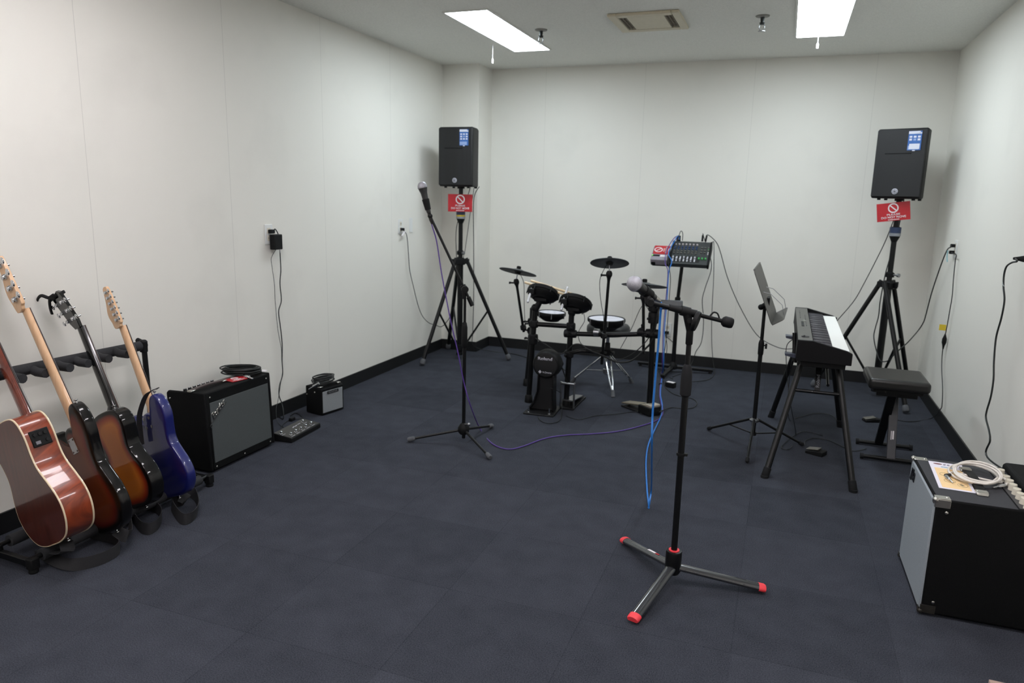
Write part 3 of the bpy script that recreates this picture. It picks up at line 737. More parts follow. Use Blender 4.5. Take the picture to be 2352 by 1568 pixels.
# chromed L rods beside the toms
q = T1-slope*0.088-aw*0.055
rod = MB().cyl(q-ntom*0.095, q+ntom*0.012, 0.0085).sphere(q-ntom*0.095, 0.0095, 10).obj('tom_rod', M_ROD, kit)
MB().box(q-ntom*0.012+slope*0.006, (0.045, 0.04, 0.04)).obj('rod_holder', M_CLAMP, rod, bevel=0.004)
q = T2-slope*0.088-aw*0.055
rod = MB().cyl(q-ntom*0.078, q+ntom*0.088, 0.0085).sphere(q-ntom*0.078, 0.0095, 10).sphere(q+ntom*0.088, 0.0100, 10).obj('tom_rod', M_ROD, kit)
MB().box(q-ntom*0.018+slope*0.006, (0.045, 0.04, 0.045)).obj('rod_holder', M_CLAMP, rod, bevel=0.004)
p3 = Vector((1.352, -1.2, 0.570))
pd = drum_pad('floor_tom_pad', p3, (0.03, 0.01, 1), 0.102, 0.05, M_MESH)
MB().cyl(p3+Vector((-0.05, -0.02, -0.05)), At+Vector((0, 0, -0.02)), 0.012).lathe((At.x, At.y, At.z-0.09), (0, 0, 1), [(0.018, 0), (0.03, 0.01), (0.03, 0.09), (0.02, 0.10), (0, 0.10)], 14).obj('pad_arm', M_CLAMP, pd)
sn = Vector((1.796, -1.3, 0.572))
pd = drum_pad('snare_pad', sn, (0.01, -0.01, 1), 0.130, 0.060, M_MESH)
sb = on(BB, Bt, 0.53).lerp(on(DD, Dt, 0.55), 0.32)
MB().tube([sn+Vector((0, -0.04, -0.06)), sn+Vector((-0.01, -0.13, -0.075)), sb], 0.0105, 10).lathe(sb+Vector((-0.02, 0, 0)), (1, 0, 0), [(0.015, 0), (0.026, 0.004), (0.026, 0.04), (0.015, 0.044)], 14).obj('pad_arm', M_STEEL, pd)

def cymbal(c, n, r, foot, clampz, lab):
    c, n, foot = Vector(c), Vector(n).normalized(), Vector(foot)
    top = c-n*0.075
    st = MB().cyl(foot, top, 0.0098).obj('cymbal_pole', M_RACK, kit)
    MB().cyl(top, c-n*0.004, 0.0045).obj('cymbal_rod', M_STEEL, st)
    k = (foot-top).normalized()
    MB().lathe(top-k*0.012, k, [(0, 0), (0.014, 0.002), (0.021, 0.016), (0.021, 0.032), (0.013, 0.05), (0.0098, 0.066)], 14).cyl(top+k*0.02, top+k*0.02+Vector((-0.045, -0.012, 0.0)), 0.006).box(top+k*0.02+Vector((-0.048, -0.013, 0)), (0.008, 0.02, 0.016)).obj('tilter', M_CLAMP, st)
    cy = MB().lathe(c, n, [(0, -0.012), (r*0.22, -0.010), (r*0.30, -0.006), (r*0.97, -0.016), (r, -0.014), (r*0.985, -0.010), (r*0.30, 0.004), (r*0.22, 0.009), (0, 0.012)], 40).obj('cymbal_pad', M_CYM, kit)
    MB().lathe(c, n, [(0, -0.028), (0.020, -0.026), (0.026, -0.010), (0.026, -0.002)], 16).lathe(c+n*0.010, n, [(0.014, 0), (0.0165, 0.004), (0.0165, 0.018), (0.012, 0.023), (0, 0.023)], 14).obj('cymbal_nut', M_PAD, cy)
    clamp(clampz, (top-foot), 0.022, 0.04, (0.5, -0.8, 0))
cymbal((1.111, -1.30, 0.884), (0.957*up+0.205*rt+0.02*fw-0.0*up), 0.142, Yp(1203, 762, -1.27), Yp(1202, 752, -1.27), 1)
f2 = Yp(1382, 836, -1.64); cymbal((1.878, -1.65, 1.018), Vector((-0.10, 0.36, 1)), 0.128, f2, Yp(1387, 770, -1.645), 2)
f3 = Yp(1478, 812, -1.62); cymbal((2.111, -1.62, 0.880), Vector((0.0, 0.20, 1)), 0.150, f3, Yp(1478, 766, -1.62), 3)
# sound module on the right post
mc = Vp(1533, 700, (2.25, -1.60, 0))
Fm = frame(mc, (0.985, 0.17, 0), (-0.16, 0.93, -0.33), Vector((0.985, 0.17, 0)).cross(Vector((-0.16, 0.93, -0.33))).normalized())
sm = MB(Fm).box((0, 0, 0), (0.190, 0.13, 0.042)).obj('sound_module', mat('module_grey_plastic', (58, 62, 65), 0.4, var=0.08), kit, bevel=0.006)
MB(Fm).box((0.015, 0.01, 0.0215), (0.11, 0.04, 0.002)).obj('module_display', mat('module_screen', (58, 66, 70), 0.25), sm)
MB().cyl(Dt, mc, 0.016, 0.018).obj('module_arm', M_CLAMP, sm)
# the kit's own cable loom
for pts, r_ in (([on(A2, A2t, 0.47)+Vector((0.02, -0.02, 0)), Vp(1255, 792, (1.5, -1.72, 0)), Vp(1285, 812, (1.55, -1.72, 0)), Vp(1300, 806, (1.6, -1.7, 0))], 0.0045),
                ([Vp(1303, 806, (1.62, -1.7, 0)), Vp(1318, 792, (1.7, -1.7, 0)), Vp(1335, 792, (1.72, -1.7, 0)), Vp(1352, 803, (1.78, -1.7, 0)), Vp(1385, 817, (1.86, -1.68, 0)), Vp(1418, 831, (1.95, -1.66, 0)), Vp(1452, 827, (2.05, -1.65, 0)), Vp(1483, 800, (2.14, -1.63, 0)), Vp(1498, 780, (2.17, -1.635, 0)), Dt+Vector((0.03, -0.03, -0.1)), mc+Vector((-0.05, -0.04, -0.02))], 0.0065),
                ([Vp(1398, 827, (1.86, -1.66, 0)), Vp(1430, 824, (1.95, -1.66, 0)), Vp(1465, 803, (2.1, -1.65, 0)), Vp(1492, 772, (2.16, -1.64, 0)), on(DD, Dt, 0.64)+Vector((0.01, -0.03, 0))], 0.0035),
                ([T2-ntom*0.05+slope*0.06, Vp(1343, 735, (1.75, -1.6, 0)), Vp(1331, 757, (1.72, -1.6, 0)), Vp(1328, 770, (1.72, -1.62, 0)), Vp(1334, 788, (1.74, -1.64, 0)), Vp(1352, 802, (1.78, -1.68, 0))], 0.0022),
                ([Vector((1.12, -1.3, 0.866)), Vp(1203, 650, (1.14, -1.3, 0)), Vp(1204, 700, (1.15, -1.29, 0)), Vp(1206, 745, (1.18, -1.28, 0))], 0.0022),
                ([Vector((1.86, -1.64, 1.0)), Vp(1378, 642, (1.83, -1.63, 0)), Vp(1380, 690, (1.84, -1.63, 0)), Vp(1386, 725, (1.85, -1.63, 0)), Vp(1387, 755, (1.86, -1.64, 0))], 0.0022),
                ([on(DD, Dt, 0.64), Vp(1478, 700, (2.12, -1.5, 0)), Vp(1450, 755, (2.05, -1.4, 0)), Vp(1425, 800, (1.95, -1.35, 0))], 0.0022)):
    MB().tube(pts, r_, 8).obj('cable', M_CABLE, kit)

for a, e, lab in (((1204, 649), (1316, 683), 'pale wooden drumstick nearer the camera across the two toms'), ((1218, 645), (1331, 681), 'pale wooden drumstick behind its twin across the two toms')):
    off = 0.0 if a[0] == 1204 else 0.035
    p0 = Vp(*a, T1, off); p1 = Vp(*e, T2, off)
    p0 = p0+ntom*0.004; p1 = p1+ntom*0.004
    L = (p1-p0).length; u = (p1-p0).normalized()
    o = MB().lathe(p0, u, [(0, 0), (0.0065, 0.002), (0.0086, 0.008), (0.0086, L*0.72), (0.0045, L-0.018), (0.0032, L-0.012), (0.005, L-0.006), (0.003, L), (0, L)], 14).obj('drumstick', wood_mat('hickory', (206, 182, 146), (226, 206, 172), 0.45, 0.2), None)
    tag(o, lab, 'drumstick', 'pair of drumsticks')

# ---------------------------------------------------------------- kick tower and its pedal
kc = Vector((1.533, -1.885, 0.328)); ky = Vector((-0.06, 1, 0)).normalized(); kx = Vector((1, 0.06, 0)).normalized()
t = thing('kick_drum_pad', (1.53, -1.86, 0), 'black kick drum tower with round pad at the front of the drum kit', 'kick drum pad')
Kf = frame(kc, kx, (0, 0, 1), -ky)
b = MB(); b.lathe(kc-ky*0.004, ky, [(0, 0), (0.078, 0.0), (0.086, 0.004), (0.092, 0.016), (0.096, 0.05), (0.098, 0.085), (0.092, 0.095), (0, 0.095)], 40)
b.obj('pad_housing', M_PAD, t)
MB().lathe(kc-ky*0.0045, -ky, [(0.077, 0), (0.077, 0.0015), (0.072, 0.0022), (0, 0.0022)], 40).obj('housing_cover', mat('black_cover', (17, 18, 19), 0.5), t)
lettering('Roland', Kf @ T(-0.004, 0.045, 0.0072), 0.098, 0.021, M_SILVERC, t, fat=0.025)
b = MB(Kf @ T(-0.036, -0.046, 0.0072)); b.prism([(0, 0.012), (0.011, 0), (0, -0.012), (-0.011, 0)], 0, 0.0006); b.obj('logo_diamond', M_SILVERC, t)
lettering('V-Drums', Kf @ T(0.012, -0.048, 0.0072), 0.062, 0.013, M_SILVERC, t, fat=0.02)
M0 = frame((kc.x, kc.y, 0), kx, (0, 0, 1), -ky)
prof = [(-0.047, 0.265), (-0.052, 0.20), (-0.056, 0.13), (-0.075, 0.07), (-0.105, 0.012), (-0.085, 0.012), (0.06, 0.012), (0.052, 0.10), (0.056, 0.20), (0.060, 0.265)]
MB().prism(prof, -0.075, -0.02, M0).obj('column', mat('black_steel_column', (15, 15, 17), 0.45, var=0.1), t, bevel=0.004)
MB().prism([(-0.052, 0.26), (-0.045, 0.26), (-0.046, 0.15), (-0.070, 0.06), (-0.108, 0.010), (-0.118, 0.010), (-0.080, 0.07), (-0.055, 0.15)], -0.085, 0.01, M0).obj('side_rib', M_RACK, t, bevel=0.002)
MB().prism([(0.052, 0.26), (0.058, 0.26), (0.060, 0.10), (0.066, 0.012), (0.058, 0.012), (0.052, 0.10)], -0.085, 0.01, M0).obj('side_rib', M_RACK, t, bevel=0.002)
MB().prism([(-0.125, 0.0), (0.085, 0.0), (0.085, 0.010), (-0.125, 0.010)], -0.16, 0.085, M0).obj('base_plate', M_CLAMP, t, bevel=0.004)
for dx in (-0.092, 0.05):
    b = MB(M0); b.cyl((dx, 0.0, 0.06), (dx, 0.052, 0.06), 0.006).lathe((dx, 0.008, 0.06), (0, 1, 0), [(0.006, 0), (0.013, 0), (0.013, 0.006), (0.006, 0.006)], 12)
    b.obj('anchor_bolt', M_CHROME, t)
t = thing('kick_pedal', (1.66, -1.62, 0), 'small dark kick drum pedal mostly hidden behind the kick tower', 'pedal')
MB().lohi((1.60, -1.76, 0.0), (1.70, -1.42, 0.012)).obj('base_plate', M_CLAMP, t, bevel=0.002)
MB().hexa([Vector(v) for v in ((1.615, -1.72, 0.05), (1.685, -1.72, 0.05), (1.685, -1.44, 0.018), (1.615, -1.44, 0.018))], [Vector(v) for v in ((1.615, -1.72, 0.058), (1.685, -1.72, 0.058), (1.685, -1.44, 0.026), (1.615, -1.44, 0.026))]).obj('footboard', M_STEEL, t)
MB().cyl((1.603, -1.74, 0.01), (1.603, -1.74, 0.19), 0.007).cyl((1.697, -1.74, 0.01), (1.697, -1.74, 0.19), 0.007).cyl((1.60, -1.74, 0.18), (1.70, -1.74, 0.18), 0.008).obj('yoke', M_STEEL, t)
MB().cyl((1.648, -1.74, 0.18), (1.60, -1.76, 0.32), 0.004).lathe((1.60, -1.765, 0.32), (0, -1, 0), [(0, -0.015), (0.02, -0.01), (0.022, 0.012), (0, 0.016)], 14).obj('beater', M_PAD, t)

# ---------------------------------------------------------------- hi-hat control pedal
hp0, hp1 = Vector((2.005, -1.485, 0)), Vector((2.232, -1.645, 0))
d = (hp1-hp0).normalized(); s_ = Vector((-d.y, d.x, 0)); Fh = frame(hp0, d, s_, (0, 0, 1)); L = (hp1-hp0).length
t = thing('hi_hat_pedal', hp0.lerp(hp1, 0.5), 'hi-hat control pedal with a pale metal footboard right of the drum throne', 'pedal')
MB(Fh).lohi((0.0, -0.045, 0), (L, 0.045, 0.012)).obj('base_plate', M_CLAMP, t, bevel=0.003)
MB(Fh).lohi((L-0.105, -0.052, 0.004), (L+0.012, 0.052, 0.062)).obj('housing', M_PAD, t, bevel=0.006)
M_FB = mat('champagne_metal', (150, 142, 124), 0.38, 0.7, var=0.1, scale=60)
MB(Fh).hexa([Vector(v) for v in ((0.0, -0.04, 0.022), (L-0.03, -0.04, 0.062), (L-0.03, 0.04, 0.062), (0.0, 0.04, 0.022))], [Vector(v) for v in ((0.0, -0.04, 0.032), (L-0.03, -0.04, 0.072), (L-0.03, 0.04, 0.072), (0.0, 0.04, 0.032))]).obj('footboard', M_FB, t, bevel=0.003)
MB(Fh).lohi((L-0.05, -0.042, 0.060), (L+0.01, 0.042, 0.078)).obj('toe_stop', mat('pale_metal', (196, 188, 174), 0.35, 0.5), t, bevel=0.004)
MB(Fh).cyl((0.03, 0, 0.01), (0.03, 0, 0.03), 0.01).obj('heel_hinge', M_STEEL, t)
MB(Fh).cyl((L+0.01, 0.03, 0.03), (L+0.035, 0.03, 0.03), 0.006).obj('jack_plug', M_CHROME, t)

# ---------------------------------------------------------------- throne
tc = Vector((1.760, -1.058, 0))
t = thing('drum_throne', tc, 'round black drum throne on a chrome tripod behind the drum kit', 'drum throne')
MB().lathe((tc.x, tc.y, 0.418), (0, 0, 1), [(0, 0), (0.14, 0), (0.158, 0.008), (0.164, 0.03), (0.162, 0.058), (0.148, 0.074), (0.12, 0.08), (0, 0.082)], 40).obj('seat', mat('black_vinyl_seat', (28, 29, 31), 0.45, var=0.1), t)
MB().cyl((tc.x, tc.y, 0.10), (tc.x, tc.y, 0.42), 0.0125).obj('centre_tube', M_CHROME, t)
MB().lathe((tc.x, tc.y, 0.250), (0, 0, 1), [(0.0125, 0), (0.028, 0.004), (0.03, 0.05), (0.022, 0.06), (0.02, 0.10), (0.0125, 0.104)], 16).cyl((tc.x, tc.y, 0.285), (tc.x+0.05, tc.y-0.035, 0.285), 0.008).box((tc.x+0.055, tc.y-0.04, 0.285), (0.014, 0.04, 0.016)).obj('height_clamp', M_CLAMP, t)
MB().lathe((tc.x, tc.y, 0.115), (0, 0, 1), [(0.0125, 0), (0.026, 0.0), (0.026, 0.03), (0.0125, 0.03)], 14).obj('lower_collar', M_STEEL, t)
for f in ((1.876, -1.308), (1.924, -0.843), (1.481, -1.023)):
    F = Vector((f[0], f[1], 0.015)); d = (F-tc); d.z = 0; d.normalize(); s_ = Vector((-d.y, d.x, 0))
    a = tc+d*0.028+Vector((0, 0, 0.250)); e = F-d*0.02+Vector((0, 0, 0.022))
    b = MB()
    for k in (-1, 1): b.tube([a+s_*0.019*k, a.lerp(e, 0.72)+s_*0.012*k, e+s_*0.004*k], 0.006, 8, smooth=False)
    b.cyl(a.lerp(e, 0.85), e+(e-a).normalized()*0.01, 0.008)
    lg = b.obj('leg', M_CHROME, t)
    MB().cyl(e-(F-e)*0.4, F-Vector((0, 0, 0.015)), 0.013, 0.0165).obj('rubber_foot', M_RUBBER, lg)
    MB().cyl(tc+d*0.024+Vector((0, 0, 0.13)), a.lerp(e, 0.62), 0.004).obj('brace', M_STEEL, lg)
# ---------------------------------------------------------------- mixer on its stand
S0 = Vector((2.165, -0.325, 0))
t = thing('mixer_stand', S0, 'black pole stand with flat splayed feet carrying the mixing desk at the back wall', 'stand')
tilt = R(32)
FM = frame((2.175, -0.345, 0.956), (1, 0, 0), (0, math.cos(tilt), math.sin(tilt)), (0, -math.sin(tilt), math.cos(tilt)))
MB().cyl((S0.x, S0.y, 0.06), (S0.x, S0.y, 0.62), 0.0175).obj('lower_tube', M_BLACK, t)
MB().cyl((S0.x, S0.y, 0.60), (2.185, -0.335, 0.935), 0.0145).obj('upper_tube', M_BLACK, t)
MB().lathe((S0.x, S0.y, 0.595), (0, 0, 1), [(0.0175, 0), (0.023, 0.004), (0.023, 0.04), (0.015, 0.045)], 14).obj('locking_collar', M_BLACKM, t)
MB(FM).box((0, 0, -0.006), (0.44, 0.20, 0.008)).box((0.0, -0.10, 0.004), (0.44, 0.006, 0.02)).obj('tray', M_BLACK, t, bevel=0.002)
b = MB().cyl((2.185, -0.335, 0.90), (2.185, -0.338, 0.952), 0.022)
b.cyl((2.185, -0.335, 0.915), (2.255, -0.355, 0.90), 0.005).lathe((2.255, -0.355, 0.90), (0.97, -0.2, -0.1), [(0, 0), (0.012, 0), (0.012, 0.014), (0, 0.016)], 12)
b.obj('tilt_bracket', M_BLACKM, t)
MB().lathe((S0.x, S0.y, 0.03), (0, 0, 1), [(0, 0), (0.032, 0), (0.034, 0.03), (0.022, 0.05), (0.0175, 0.06)], 16).obj('base_hub', M_BLACKM, t)
for f in ((1.851, -0.205), (2.482, -0.235), (2.120, -0.600)):
    F = Vector((f[0], f[1], 0.0)); d = (F-S0).normalized(); s_ = Vector((-d.y, d.x, 0))
    def q(p, w_, z): return p+s_*w_+Vector((0, 0, z))
    lg = MB().hexa([q(S0, -0.016, 0.035), q(F, -0.016, 0.014), q(F, 0.016, 0.014), q(S0, 0.016, 0.035)], [q(S0, -0.016, 0.06), q(F, -0.016, 0.036), q(F, 0.016, 0.036), q(S0, 0.016, 0.06)]).obj('leg', M_BLACK, t, bevel=0.004)
    MB().lathe(F-d*0.02, (0, 0, 1), [(0, 0), (0.014, 0), (0.012, 0.016), (0, 0.016)], 12).obj('rubber_foot', M_DRUB, lg)

M_MIX = mat('mixer_dark_grey_panel', (52, 56, 56), 0.5, var=0.1, scale=30)
mw, md = 0.330, 0.262
FX = FM @ T(0.072, 0.010, 0.002)
t = thing('mixing_desk', FX @ Vector((0, 0, 0)), 'dark mixing desk with rows of small knobs on the pole stand', 'mixer')
MB(FX).prism([(-md/2, 0.004), (md/2, 0.004), (md/2, 0.072), (md*0.34, 0.075), (-md*0.42, 0.045), (-md/2, 0.038)], -mw/2+0.014, mw/2-0.014, frame((0, 0, 0), (0, 1, 0), (0, 0, 1), (1, 0, 0))).obj('chassis', M_MIX, t, bevel=0.002)
for s in (-1, 1):
    MB(FX).prism([(-md/2-0.004, 0.0), (md/2, 0.0), (md/2, 0.078), (md*0.34, 0.081), (-md*0.42, 0.050), (-md/2-0.004, 0.042)], s*(mw/2-0.014)-0.007, s*(mw/2-0.014)+0.007, frame((0, 0, 0), (0, 1, 0), (0, 0, 1), (1, 0, 0))).obj('end_cheek', M_BLACKM, t, bevel=0.003)
slope_m = math.atan2(0.030, md*0.76)
FP = FX @ T(0, -md*0.04, 0.0605) @ RX(slope_m)           # panel plane
cols = [mat('grey_knob', (184, 176, 178), 0.4), mat('blue_knob', (52, 72, 108), 0.4), mat('dark_knob', (96, 96, 92), 0.4), mat('green_fader', (70, 170, 92), 0.4), mat('pale_fader', (186, 188, 194), 0.4)]
MB(FP).box((-0.035, -0.072, 0.0006), (0.235, 0.066, 0.001)).obj('fader_field', mat('fader_field_black', (26, 27, 29), 0.5), t)
protos = {}
def mix_part(name, key, build, m, x, y, s=1.0):
    if key not in protos:
        b = MB(); build(b); o = b.obj(name, m, t); protos[key] = o
        o.matrix_basis = FP @ T(x, y, 0)
        o.matrix_parent_inverse = Matrix.Translation(-Vector(t.location))
    else: clone(protos[key], FP @ T(x, y, 0), t)
kn = lambda b: b.cyl((0, 0, 0.0), (0, 0, 0.009), 0.0080, 0.0068, 10).box((0, 0.002, 0.0093), (0.0012, 0.005, 0.0008))
fd = lambda b: b.box((0, 0, 0.006), (0.011, 0.017, 0.012)).box((0, 0, 0.0118), (0.008, 0.0015, 0.001))
for c in range(7):
    x = -0.128+c*0.0285
    mix_part('fader_scale', 'fs', lambda b: b.box((0, 0, 0.0013), (0.011, 0.056, 0.0006)), cols[4], x, -0.072)
    mix_part('gain_knob', 'g', kn, cols[0], x, 0.092)
    mix_part('eq_knob', 'b', kn, cols[1], x, 0.062); mix_part('eq_knob', 'b', kn, cols[1], x, 0.040)
    mix_part('send_knob', 'd', kn, cols[2], x, 0.016); mix_part('pan_knob', 'd', kn, cols[2], x, -0.008)
    mix_part('fader', 'p', fd, cols[4], x, -0.060-0.012*(c % 3))
for c in range(3): mix_part('master_fader', 'm', fd, cols[3], 0.075+c*0.026, -0.066)
for k in range(8): mix_part('master_knob', 'g2', kn, cols[2], 0.085+(k % 3)*0.026, 0.060-0.028*(k//3))
for k in range(6): MB(FP).box((0.138, 0.05-0.012*k, 0.001), (0.006, 0.006, 0.002)).obj('level_light', M_PRINT if k > 2 else cols[3], t)

FB = FM @ T(-0.165, -0.012, 0.002)
t = thing('receiver_box', FB @ Vector((0, 0, 0)), 'small grey box with a green lamp left of the mixing desk', 'box')
M_GREYB = mat('light_grey_box', (142, 138, 146), 0.5, var=0.06)
MB(FB).box((0, 0, 0.028), (0.135, 0.185, 0.056)).obj('case', M_GREYB, t, bevel=0.006)
MB(FB).box((-0.030, -0.038, 0.0565), (0.06, 0.020, 0.002)).obj('display', M_BLACKM, t)
MB(FB).box((-0.058, -0.036, 0.057), (0.008, 0.012, 0.003)).obj('power_lamp', mat('green_lamp', (120, 220, 90), 0.4, emit=0.7), t)
MB(FB).box((0.030, -0.040, 0.0565), (0.05, 0.026, 0.002)).obj('paper_label', M_PRINT, t)
MB(FB).box((-0.045, -0.0925, 0.016), (0.034, 0.006, 0.030)).obj('rubber_corner', M_BLACKM, t, bevel=0.003)
warning_sign(FB @ T(0.004, 0.040, 0.0585) @ RZ(R(90)), 0.115, 0.128, 'red do not move card lying on the grey box beside the mixing desk')

# ---------------------------------------------------------------- music stand
P0 = Vector((2.875, -2.014, 0))
t = thing('music_stand', P0, 'folded wide music stand with a flat dark desk left of the keyboard', 'music stand')
M_DESK = mat('dark_grey_enamel', (74, 72, 68), 0.45, var=0.12, scale=14)
hub = 0.165
jt = Vp(1748, 705, P0)
MB().cyl((P0.x, P0.y, 0.07), (P0.x, P0.y, 0.60), 0.0125).obj('lower_tube', M_BLACK, t)
MB().cyl((P0.x, P0.y, 0.58), (P0.x, P0.y, jt.z), 0.0098).obj('upper_tube', M_BLACK, t)
MB().lathe((P0.x, P0.y, 0.555), (0, 0, 1), [(0.0125, 0), (0.016, 0.008), (0.0165, 0.07), (0.013, 0.085), (0.010, 0.09)], 14).cyl((P0.x, P0.y, 0.615), (P0.x+0.03, P0.y-0.01, 0.615), 0.004).box((P0.x+0.027, P0.y-0.01, 0.612), (0.012, 0.008, 0.03)).obj('height_clamp', M_BLACKM, t)
MB().lathe((P0.x, P0.y, hub-0.012), (0, 0, 1), [(0.0125, 0), (0.026, 0), (0.028, 0.012), (0.0125, 0.022)], 14).obj('leg_hub', M_STEEL, t)
MB().lathe((P0.x, P0.y, 0.070), (0, 0, 1), [(0.0125, 0), (0.018, 0), (0.018, 0.02), (0.0125, 0.02)], 12).obj('brace_collar', M_BLACKM, t)
for f in ((2.862, -2.336), (2.600, -1.815), (3.160, -1.893)):
    F = Vector((f[0], f[1], 0.012)); d = (F-P0); d.z = 0; d.normalize()
    a = P0+d*0.022+Vector((0, 0, hub)); u = (F-a).normalized()
    lg = MB().cyl(a, F, 0.0078).obj('leg', M_BLACK, t)
    MB().lathe(F-u*0.03, u, [(0.008, 0), (0.0115, 0.004), (0.012, 0.026), (0.007, 0.033), (0, 0.034)], 12).obj('rubber_foot', M_DRUB, lg)
    MB().cyl(P0+d*0.016+Vector((0, 0, 0.08)), a.lerp(F, 0.52), 0.0045).obj('brace', M_BLACK, lg)
n0, n1 = Vector((2.808, -2.235, 1.066)), Vector((2.926, -2.235, 0.771))
f0, f1 = Vector((2.826, -1.83, 1.080)), Vector((2.940, -1.83, 0.779))
vx = (f0-n0).normalized(); vz = (n0-n1).normalized(); vn = vx.cross(vz).normalized()     # towards the player (+x)
if vn.x < 0: vn = -vn
Wd, Hd = (f0-n0).length, (n0-n1).length
FD = frame(n1, vx, vz, vn)
b = MB(FD); b.prism([(0.0, 0.02), (0.02, 0), (Wd-0.02, 0), (Wd, 0.02), (Wd, Hd-0.02), (Wd-0.02, Hd), (0.02, Hd), (0, Hd-0.02)], -0.006, -0.002)
b.box((Wd/2, Hd-0.003, -0.004), (Wd-0.05, 0.006, 0.010)); b.obj('desk', M_DESK, t, bevel=0.001)
MB(FD).prism([(0.0, -0.002), (Wd, -0.002), (Wd, 0.058), (Wd-0.02, 0.066), (0.02, 0.066), (0, 0.058)], -0.002, 0.002, frame((0, 0.0, 0.0), (1, 0, 0), (0, 0.18, 1), (0, -1, 0.18))).obj('page_lip', M_DESK, t, bevel=0.001)
for xx in (0.10, Wd-0.10):
    MB(FD).tube([(xx, Hd*0.55, -0.002), (xx+0.005, Hd*0.48, 0.03), (xx, Hd*0.24, 0.07), (xx, 0.02, 0.062)], 0.0018, 6, smooth=False).obj('page_wire', M_STEEL, t)
c = FD @ Vector((Wd/2, Hd*0.30, -0.01))
MB().cyl(jt, c, 0.013, 0.015).sphere(jt, 0.017, 12).box(c, (0.02, 0.09, 0.07)).obj('tilt_joint', M_BLACKM, t, bevel=0.003)

# ---------------------------------------------------------------- keyboard, its stand, bench and pedals
KY0, KY1 = -2.362, -1.075
t = thing('digital_piano', (3.19, (KY0+KY1)/2, 0.58), 'black and grey digital piano on a four legged stand before the bench', 'keyboard')
XZ = frame((0, 0, 0), (1, 0, 0), (0, 0, 1), (0, 1, 0))
M_KBODY = mat('keyboard_black_body', (13, 13, 15), 0.55, var=0.1, spec=0.2)
M_KPANEL = mat('keyboard_grey_panel', (66, 66, 62), 0.33, var=0.12, scale=25)
M_KWHITE = mat('piano_key_white', (248, 248, 244), 0.3, var=0.02)
M_KBLACK = mat('piano_key_black_lit', (56, 55, 62), 0.32, var=0.06)  # black keys lightened to grey: reflected light put into the colour
MB().prism([(3.058, 0.618), (3.322, 0.615), (3.322, 0.640), (3.300, 0.655), (3.135, 0.668), (3.135, 0.712), (3.128, 0.719), (3.062, 0.719), (3.058, 0.712)], KY0+0.02, KY1-0.02, XZ).obj('case', M_KBODY, t)
MB().prism([(3.085, 0.585), (3.295, 0.582), (3.308, 0.618), (3.080, 0.620)], KY0+0.03, KY1-0.03, XZ).obj('case_underside', M_BLACKM, t)
for y in (KY0, KY1-0.022):
    MB().prism([(3.056, 0.612), (3.326, 0.610), (3.326, 0.672), (3.300, 0.684), (3.136, 0.724), (3.058, 0.724)], y, y+0.022, XZ).obj('end_block', M_KBODY, t, bevel=0.003)
MB().lohi((3.060, KY0+0.022, 0.719), (3.133, KY1-0.022, 0.7225)).obj('control_panel', M_KPANEL, t, bevel=0.001)
MB().lohi((3.085, KY0+0.48, 0.7222), (3.100, KY0+0.66, 0.7245)).obj('display', mat('display_black', (12, 14, 16), 0.6), t, bevel=0.001)
MB().cyl((3.098, KY0+0.13, 0.7222), (3.098, KY0+0.13, 0.7262), 0.021, 0.019, 22).sphere((3.092, KY0+0.12, 0.727), 0.006, 8).obj('control_wheel', mat('dark_blue_grey', (30, 31, 36), 0.4), t)
for x_, y_, l_ in ((3.083, KY0+0.80, 0.20), (3.112, KY0+0.50, 0.18), (3.112, KY0+0.75, 0.2), (3.083, KY0+1.02, 0.13)):
    MB().lohi((x_-0.003, y_, 0.7223), (x_+0.003, y_+l_, 0.7238)).obj('button_row', mat('grey_buttons', (48, 48, 46), 0.4), t)
MB().lohi((3.098, KY0+0.66, 0.7223), (3.110, KY0+0.74, 0.7236)).obj('screen_glass', mat('pale_screen', (120, 122, 112), 0.4), t)
kl = (KY1-KY0-0.06)/52.0
wk = MB().lohi((3.140, 0.0005, 0.668), (3.312, kl-0.0008, 0.682)).obj('white_key', M_KWHITE, t, bevel=0.0012)
bk = MB(); bk.hexa([Vector(v) for v in ((3.142, -0.0062, 0.680), (3.238, -0.0062, 0.680), (3.238, 0.0062, 0.680), (3.142, 0.0062, 0.680))], [Vector(v) for v in ((3.142, -0.0048, 0.698), (3.230, -0.0048, 0.694), (3.230, 0.0048, 0.694), (3.142, 0.0048, 0.698))])
bk = bk.obj('black_key', M_KBLACK, t, bevel=0.001)
inv = Matrix.Translation(-Vector(t.location))
for i in range(52):
    M = T(0, KY1-0.03-(i+1)*kl, 0)
    if i == 0: wk.matrix_parent_inverse = inv; wk.matrix_basis = M
    else: clone(wk, M, t)
first = True
for i in range(51):
    if (i % 7) in (1, 4): continue
    M = T(0, KY1-0.03-(i+1)*kl, 0)
    if first: bk.matrix_parent_inverse = inv; bk.matrix_basis = M; first = False
    else: clone(bk, M, t)

